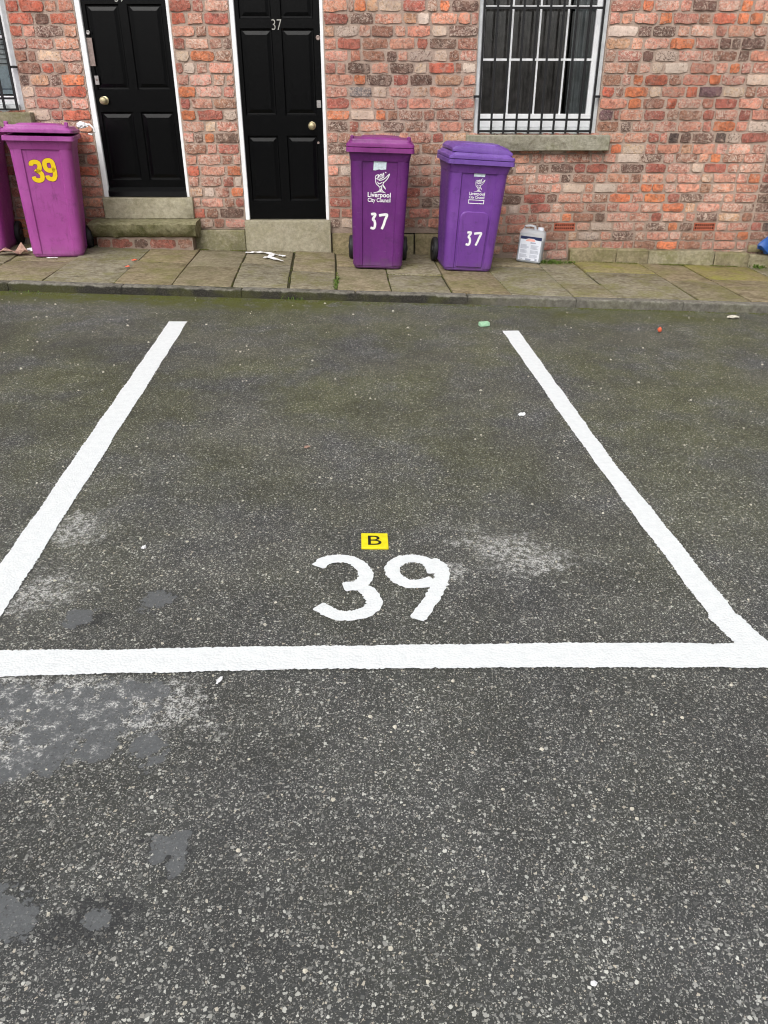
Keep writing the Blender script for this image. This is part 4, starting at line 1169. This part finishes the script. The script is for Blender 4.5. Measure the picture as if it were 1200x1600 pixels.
# bin 37, violet
bB, yB = wheelie_bin((0.765, 7.300, pz(0.765)+0.006), 0.085, 0.058, 0.925, M['bin_b'], M['lid_b'], 'flap', 'lighter violet wheelie bin numbered 37 under the window sill, lid flap lifted')
mb = MB()
arch = [(-0.118, 0.035), (0.118, 0.035)] + [(0.128 - 0.055*(1-math.cos(a)), 0.455 + 0.06*math.sin(a)) for a in [math.pi/2*k/6 for k in range(7)]] + [(-0.128 + 0.055*(1-math.cos(a)), 0.455 + 0.06*math.sin(a)) for a in [math.pi/2*k/6 for k in range(6,-1,-1)]]
mb.loft([[(x, yB(z)+0.004, z) for x, z in arch], [(x, yB(z)-0.011, z) for x, z in arch], [(x*0.95, yB(z)-0.0165, 0.26+(z-0.26)*0.975) for x, z in arch]], False, True)
mk('front_panel', mb, M['bin_b'], bB, smooth=35)
poly(bB, 'sticker', [(-0.046,0.800),(0.05,0.800),(0.052,0.838),(0.040,0.850),(-0.030,0.852),(-0.046,0.838)], M['pale_print'], yB)
bird(bB, 0.008, 0.788, 0.000262, M['white_print'], yB, 0.0005)
text_decal(bB, 'lettering', 'Liverpool', 0.0, 0.659, 0.138, 0.034, M['white_print'], yB, 0.024, lift=0.0005)
text_decal(bB, 'lettering', 'City Council', 0.0, 0.630, 0.136, 0.028, M['white_print'], yB, 0.022, lift=0.0005)
Vr = [(-0.070,0.580),(0.070,0.580),(0.070,0.614),(-0.070,0.614),(-0.064,0.586),(0.064,0.586),(0.064,0.608),(-0.064,0.608)]
decal(bB, 'printed_box', Vr, [(0,1,5,4),(1,2,6,5),(2,3,7,6),(3,0,4,7)], M['white_print'], yB, 0.0005)
hand37(bB, 0.012, 0.285, 0.142, 0.116, M['white_print'], lambda z: yB(z)-0.0178, 0.0195)
# bin 39, magenta, lid ajar
bC, yC = wheelie_bin((-2.985, 7.400, pz(-2.985)+0.004), 0.25, 0.029, 1.0, M['bin_c'], M['lid_c'], 'hump', 'bright magenta wheelie bin with yellow 39 left of door 39, lid slightly ajar', 0.030)
T3 = [(-0.45,0.62),(-0.38,0.90),(0.05,0.98),(0.42,0.82),(0.44,0.40),(0.22,0.06),(-0.05,0.03),(0.22,-0.02),(0.48,-0.35),(0.42,-0.82),(0.02,-0.98),(-0.42,-0.84),(-0.50,-0.52)]
N9 = [(0.46,0.20),(0.30,-0.02),(-0.05,-0.06),(-0.38,0.10),(-0.48,0.50),(-0.36,0.88),(0.02,0.99),(0.38,0.88),(0.48,0.50),(0.48,0.05),(0.44,-0.55),(0.22,-0.94),(-0.12,-0.97),(-0.42,-0.80),(-0.46,-0.55)]
def vinyl(P, cx, cz, w, h, a):
    c, s_ = math.cos(a), math.sin(a)
    return [(cx + (u*w)*c - (v*h/2)*s_, cz + (u*w)*s_ + (v*h/2)*c) for u, v in P]
for m_, sw, lf in (('maroon_edge', 0.042, 0.0), ('yellow_vinyl', 0.036, 0.0008)):
    strokes(bC, 'number_sticker', [vinyl(T3, -0.060, 0.726, 0.072, 0.152, R(5))], sw, M[m_], yC, lf, 4)
    strokes(bC, 'number_sticker', [vinyl(N9, 0.050, 0.738, 0.072, 0.152, R(5))], sw, M[m_], yC, lf+0.0003, 4)
# bin behind it at the frame edge
bD, yD = wheelie_bin((-3.755, 7.52, pz(-3.755)+0.004), 0.16, 0.029, 1.0, M['bin_c'], M['lid_c'], 'hump', 'magenta wheelie bin cut off by the left edge, behind the one numbered 39')

# blue sack on the plinth at the right edge
def crumple(name, loc, scale, mat, label, cat, amp=0.3, freq=2.2, seed=0, flat=None, sub=3):
    bm = bmesh.new(); bmesh.ops.create_icosphere(bm, subdivisions=sub, radius=1)
    off = Vector((seed*3.1, seed*1.7, seed*0.9))
    for v in bm.verts:
        n = mnoise.noise(v.co*freq + off) + 0.5*mnoise.noise(v.co*freq*2.3 + off)
        v.co *= 1 + amp*n
        v.co = Vector((v.co.x*scale[0], v.co.y*scale[1], v.co.z*scale[2]))
    lo = min(v.co.z for v in bm.verts)
    if flat is not None: lo = lo*flat
    for v in bm.verts: v.co.z = max(v.co.z - lo, 0.0)
    bm.verts.index_update()
    mb = MB().add([(v.co + Vector(loc))[:] for v in bm.verts], [[v.index for v in f.verts] for f in bm.faces]); bm.free()
    o = mk(name, mb, M[mat], smooth=25)
    return tag(o, label, cat)
crumple('blue_sack', (3.86, 7.99, 0.0785), (0.16, 0.05, 0.12), 'blue', 'blue plastic sack on the stone ledge at the right edge', 'sack', 0.35, 1.8, 5, 0.7)

# ------------------------------------------------------------------ jerrycan beside the wall
can = empty('jerrycan', (1.415, 7.86, pz(1.415)+0.004))
can.rotation_euler = (R(-3), R(4), R(-20))
can.scale = (1.28, 1.05, 1.0)
def cring(w, d, z, r=0.022, n=4, dx=0.0):
    P = []
    for cx, cy, a0 in ((-w/2+r,-d/2+r,math.pi),(w/2-r,-d/2+r,1.5*math.pi),(w/2-r,d/2-r,0),(-w/2+r,d/2-r,0.5*math.pi)):
        for k in range(n+1):
            a = a0 + math.pi/2*k/n; P.append((cx+r*math.cos(a)+dx, cy+r*math.sin(a), z))
    return P
mb = MB().loft([cring(0.165,0.12,0.0), cring(0.185,0.14,0.010), cring(0.187,0.142,0.06), cring(0.184,0.139,0.066), cring(0.187,0.142,0.20), cring(0.187,0.142,0.262), cring(0.178,0.132,0.285), cring(0.150,0.105,0.300), cring(0.146,0.10,0.301)], True, True)
mk('body', mb, M['can'], can, smooth=40)
mk('liquid', MB().loft([cring(0.168,0.122,0.006), cring(0.180,0.135,0.014), cring(0.181,0.136,0.198)], True, True), M['liquid'], can, smooth=40)
mk('handle', MB().tube([(-0.075,0,0.290),(-0.066,0,0.322),(-0.03,0,0.332),(0.005,0,0.328),(0.014,0,0.296)], 0.011, 8), M['can'], can, smooth=40)
mk('cap', MB().loft([[(0.052+0.022*math.cos(2*math.pi*k/18), 0.022*math.sin(2*math.pi*k/18), z) for k in range(18)] for z in (0.298,0.324)]), M['label'], can, smooth=40)
yc = lambda z: -0.0722
mk('label', MB().add([(-0.078,-0.0722,0.022),(0.080,-0.0722,0.022),(0.080,-0.0722,0.240),(-0.078,-0.0722,0.240)], [(0,1,2,3)]), M['label'], can, fix=False)
poly(can, 'label_band', [(-0.078,0.212),(-0.040,0.213),(-0.018,0.222),(0.022,0.222),(0.040,0.212),(0.080,0.210),(0.080,0.240),(-0.078,0.240)], M['navy'], lambda z: -0.0726)
poly(can, 'label_arc', [(-0.038,0.196),(0.030,0.196),(0.034,0.208),(0.018,0.2195),(-0.014,0.2195),(-0.034,0.209)], M['pink_print'], lambda z: -0.0726)
Vt, Ft = [], []
rt = random.Random(2)
def bar_(x0, x1, z, h):
    n = len(Vt); Vt.extend([(x0,z),(x1,z),(x1,z+h),(x0,z+h)]); Ft.append((n,n+1,n+2,n+3))
bar_(0.0, 0.040, 0.178, 0.012)
for c0, c1 in ((-0.070,-0.006),(0.006,0.072)):
    for k in range(15):
        if k in (5,10): continue
        bar_(c0, c1-rt.uniform(0,0.02), 0.160-k*0.008, 0.0035)
bar_(-0.070,-0.045,0.030,0.007); bar_(0.050,0.066,0.026,0.016); bar_(-0.022,0.020,0.022,0.016)
decal(can, 'label_print', Vt, Ft, M['grey_print'], lambda z: -0.0728)
tag(can, 'translucent white jerrycan half full of dark liquid, against the wall', 'jerrycan')

# ------------------------------------------------------------------ small litter
def rz(x): return zg(x) + 0.004
def scrap(name, x, y, w, d, h, mat, label, cat, seed=0, pave_=False, rot=0.0):
    """a creased flat scrap with its own thickness"""
    r_ = random.Random(seed); n = 5
    z0 = (pz(x) + 0.006) if pave_ else rz(x)
    V = []; c, s_ = math.cos(rot), math.sin(rot)
    for j in range(n):
        for i in range(n):
            u, v = i/(n-1)-0.5, j/(n-1)-0.5
            e = 1 - 0.5*(abs(u*2)**3)*(abs(v*2)**3)
            a, b = u*w*e + r_.uniform(-.05,.05)*w, v*d*e + r_.uniform(-.05,.05)*d
            V.append((x + a*c - b*s_, y + a*s_ + b*c, z0 + abs(r_.gauss(0, h*0.5)) + 0.002))
    mb = MB(); F = [(j*n+i, j*n+i+1, (j+1)*n+i+1, (j+1)*n+i) for j in range(n-1) for i in range(n-1)]
    mb.add(V, F)
    o = mk(name, mb, M[mat], fix=False)
    so = o.modifiers.new('thickness', 'SOLIDIFY'); so.thickness = 0.0015
    return tag(o, label, cat)
sp = MB().rbox(0.731-0.036, 0.731+0.036, 5.655-0.024, 5.655+0.024, rz(0.731), rz(0.731)+0.030, 0.005, 2, 0.0015)
o = mk('sponge_block', sp, M['sponge'], smooth=40); o.rotation_euler = (0, 0, R(18)); tag(o, 'pale green foam block lying on the asphalt near the kerb', 'litter')
crumple('plastic_fragment', (2.008, 5.62, rz(2.008)), (0.015, 0.014, 0.019), 'orange_bit', 'small orange plastic piece on the asphalt near the kerb', 'litter', 0.35, 2.0, 2, sub=2)
scrap('paper_scrap', 0.727, 3.862, 0.045, 0.030, 0.010, 'bag_white', 'white paper scrap inside the bay near its right line', 'litter', 3, rot=0.5)
scrap('cigarette_end', -0.465, 1.712, 0.012, 0.034, 0.004, 'bag_white', 'white cigarette end just below the near painted line', 'litter', 4, rot=-0.3)
scrap('paper_scrap', -0.87, 2.421, 0.018, 0.022, 0.006, 'bag_white', 'tiny white scrap inside the bay near its left line', 'litter', 5)
crumple('pebble', (0.397, 0.875, rz(0.397)), (0.0065, 0.0055, 0.004), 'bag_white', 'white pebble in the foreground asphalt at lower right', 'pebble', 0.3, 2.0, 8, sub=2)
crumple('pebble', (2.742, 6.105, rz(2.742)), (0.045, 0.025, 0.012), 'pebble', 'pale flat stone by the kerb at far right', 'pebble', 0.4, 2.0, 9, sub=2)
scrap('dry_leaf', -0.361, 3.368, 0.03, 0.024, 0.006, 'paper_brown', 'tiny brown leaf fragment in the middle of the bay', 'litter', 6, rot=0.3)
scrap('plastic_shred', -2.272, 7.323, 0.050, 0.030, 0.014, 'orange_bit', 'red plastic shred on the flagstones, the one nearer the step', 'litter', 7, True, 0.4)
scrap('plastic_shred', -2.245, 7.02, 0.042, 0.028, 0.012, 'orange_bit', 'red plastic shred on the flagstones, the one nearer the kerb', 'litter', 8, True, -0.3)
scrap('brown_paper', -3.42, 7.45, 0.26, 0.13, 0.060, 'paper_brown', 'crumpled brown paper on the pavement between the magenta bins', 'litter', 9, True, 0.15)
scrap('paper_scrap', -3.30, 7.62, 0.12, 0.06, 0.040, 'bag_white', 'white paper scrap behind the crumpled brown paper', 'litter', 10, True, 0.5)
scrap('paper_scrap', -3.02, 7.335, 0.10, 0.035, 0.004, 'bag_white', 'flat white scrap at the foot of the bin numbered 39', 'litter', 11, True, 0.1)
# torn white plastic in front of door 37
mb = MB()
for path, w in (([(-1.34,7.83),(-1.25,7.88),(-1.15,7.87),(-1.08,7.78),(-1.09,7.66),(-1.13,7.60)], 0.050), ([(-1.10,7.66),(-1.02,7.56),(-0.94,7.47)], 0.030), ([(-1.07,7.80),(-1.00,7.76),(-0.94,7.70)], 0.024)):
    V, F = ribbon_pts(path, w, sub=5, jit=0.003)
    mb.add([(v.x, v.y, pz(v.x)+0.010+0.010*abs(math.sin(v.x*40+v.y*23))) for v in V], F)
o = mk('torn_plastic', mb, M['bag_white'], fix=False)
so = o.modifiers.new('thickness', 'SOLIDIFY'); so.thickness = 0.002
tag(o, 'torn white plastic strip on the flagstones before door 37', 'litter')
# white plastic knotted to the bin handle
rk = random.Random(4)
kn = empty('plastic_bag', (-2.545, 7.62, 1.24), True)
bm = bmesh.new(); bmesh.ops.create_icosphere(bm, subdivisions=3, radius=1)
for v in bm.verts:
    n = mnoise.noise(v.co*2.4) + 0.6*mnoise.noise(v.co*5.1)
    v.co *= 1 + 0.5*n; v.co = Vector((v.co.x*0.046-2.640, v.co.y*0.034+7.60, v.co.z*0.026+1.235))
bm.verts.index_update()
mk('knot', MB().add([v.co[:] for v in bm.verts], [[v.index for v in f.verts] for f in bm.faces]), M['bag_white'], kn, smooth=30); bm.free()
mk('loop', MB().tube([(-2.63,7.60,1.24),(-2.575,7.60,1.240),(-2.545,7.60,1.21),(-2.542,7.60,1.180),(-2.565,7.60,1.160),(-2.60,7.60,1.168)], [0.012,0.009,0.008,0.008,0.008,0.006], 7), M['bag_white'], kn, smooth=40)
tag(kn, 'white plastic bag knotted onto the lid of the bin numbered 39', 'plastic bag')

# ------------------------------------------------------------------ moss, weeds and loose grit
def tufts(name, pts, mat, label, size=(0.006, 0.016), hh=0.7):
    mb = MB()
    for (x, y, z) in pts:
        s_ = random.uniform(*size); h = s_*hh*random.uniform(0.5,1.2); a0 = random.uniform(0,6.28)
        V = [(x + s_*math.cos(a0+k*1.2566)*random.uniform(0.6,1.1), y + s_*math.sin(a0+k*1.2566)*random.uniform(0.6,1.1), z) for k in range(5)] + [(x+random.uniform(-.3,.3)*s_, y+random.uniform(-.3,.3)*s_, z+h)]
        mb.add(V, [(k, (k+1)%5, 5) for k in range(5)])
    o = mk(name, mb, M[mat], kind='stuff', fix=False)
    o['label'] = label; o['category'] = 'moss'
    return o
pts = []
for _ in range(14000):
    x = random.uniform(-3.4, 3.6)
    dens = 0.5 + 0.5*mnoise.noise((x*1.1, 2.0, 0)) + (0.30 if x < -0.3 else -0.05)
    d = abs(random.gauss(0, 0.075 if x < 0.2 else 0.035))
    if random.random() < dens and mnoise.noise((x*6, d*9, 5)) > -0.12: pts.append((x, KY0 - 0.002 - d, zg(x)))
tufts('moss', pts, 'moss', 'green moss growing along the foot of the kerb', (0.0025, 0.0065), 0.45)
pts = []
for i in range(len(cols)-1):
    for _ in range(160):
        y = random.uniform(YA, YB); x = jx(cols[i], y) + random.gauss(0, 0.004)
        if -3.6 < x < 3.8 and mnoise.noise((x*3, y*4, 1)) > 0.02: pts.append((x, y, pz(x)-0.010))
    for _ in range(40):
        if cols[i][2]:
            x = random.uniform(cols[i][0], cols[i+1][0]); y = cols[i][2] + random.gauss(0, 0.006)
            if -3.6 < x < 3.8 and mnoise.noise((x*3, y*4, 1)) > 0.02: pts.append((x, y, pz(x)-0.010))
for _ in range(5000):
    x = random.uniform(-1.9, 3.8); y0 = YW - (0.11 if x > 1.84 else 0.065) - abs(random.gauss(0, 0.022))
    if mnoise.noise((x*4, 7, 1)) > -0.05: pts.append((x, y0, pz(x)-0.002))
tufts('moss', pts, 'moss', 'green moss in the pavement joints and along the wall foot', (0.003, 0.008), 0.6)
def blades(name, spots, label):
    mb = MB()
    for (cx, cy, n, spread, hgt, base) in spots:
        for _ in range(n):
            x = cx + random.gauss(0, spread[0]); y = cy + random.gauss(0, spread[1]); z = base(x)
            a = random.uniform(0, 6.28); l = hgt*random.uniform(0.4,1.1); w = 0.0025 + 0.003*random.random(); ln = random.uniform(0.3, 1.2)
            dx, dy = math.cos(a), math.sin(a)
            mb.add([(x-dy*w, y+dx*w, z), (x+dy*w, y-dx*w, z), (x+dx*l*ln*0.5+dy*w, y+dy*l*ln*0.5-dx*w, z+l*0.7), (x+dx*l*ln*0.5-dy*w, y+dy*l*ln*0.5+dx*w, z+l*0.7), (x+dx*l*ln, y+dy*l*ln, z+l*0.85)],
                   [(0,1,2,3),(3,2,4)])
    o = mk(name, mb, M['weed'], kind='stuff', fix=False); o['label'] = label; o['category'] = 'weeds'
    return o
blades('weeds', [(1.60,7.84,150,(0.07,0.03),0.035,pz), (1.73,7.87,90,(0.09,0.02),0.025,pz), (-0.40,6.72,150,(0.012,0.13),0.020,lambda x: pz(x)-0.008), (-0.72,6.30,16,(0.06,0.008),0.035,zg), (-2.85,6.29,14,(0.10,0.008),0.02,zg), (3.7,7.9,60,(0.05,0.03),0.04,pz)],
       'small weeds in the pavement joints, the kerb foot and beside the jerrycan')
mb = MB()
for _ in range(420):
    y = 0.7 + 5.6*random.random()**0.8; x = random.uniform(-0.62, 0.62)*y + random.uniform(-0.3,0.3); s_ = random.uniform(0.003, 0.0085)*(1.5 if y > 4 and random.random() < 0.3 else 1)
    V = [(x+s_*random.uniform(0.5,1)*math.cos(k*1.05), y+s_*random.uniform(0.5,1)*math.sin(k*1.05), zg(x)-0.001) for k in range(6)] + [(x+s_*0.5*math.cos(k*2.1+0.4), y+s_*0.5*math.sin(k*2.1+0.4), zg(x)+s_*0.6) for k in range(3)]
    mb.add(V, [(0,1,6),(1,2,7,6),(2,3,7),(3,4,8,7),(4,5,8),(5,0,6,8),(6,7,8)])
o = mk('loose_grit', mb, M['pebble'], kind='stuff', fix=False); o['label'] = 'loose pale grit scattered over the asphalt'; o['category'] = 'grit'

# crumbs of dead leaf and dirt swept against the wall foot, the bins and the kerb
M['dead_leaf'] = leafy('dead_leaf', (0.045,0.030,0.016), (0.16,0.10,0.05))
mb = MB()
rl_ = random.Random(21)
for _ in range(520):
    k = rl_.random()
    if k < 0.55:
        x = rl_.uniform(-3.4, 3.7); y = YW - (0.115 if x > 1.84 else (0.27 if -2.83 < x < -1.80 else 0.07)) - abs(rl_.gauss(0, 0.035)); z = pz(x) + 0.003
    elif k < 0.80:
        cx = rl_.choice((-0.06, 0.78, -2.95, -3.5)); x = cx + rl_.uniform(-0.34, 0.34); y = 7.30 + rl_.uniform(-0.05, 0.6); z = pz(x) + 0.003
    else:
        x = rl_.uniform(-3.0, 3.2); y = KY0 - 0.01 - abs(rl_.gauss(0, 0.05)); z = zg(x) + 0.003
    s_ = rl_.uniform(0.004, 0.013); a = rl_.uniform(0, 6.28); c_, n_ = math.cos(a)*s_, math.sin(a)*s_
    mb.add([(x-c_, y-n_, z), (x+n_*0.5, y-c_*0.5, z+s_*rl_.uniform(0,0.5)), (x+c_, y+n_, z+s_*rl_.uniform(0,0.4)), (x-n_*0.5, y+c_*0.5, z+s_*rl_.uniform(0,0.5))], [(0,1,2),(0,2,3)])
o = mk('leaf_litter', mb, M['dead_leaf'], kind='stuff', fix=False); o['label'] = 'crumbs of dead leaf and dirt along the wall foot and kerb'; o['category'] = 'leaf litter'
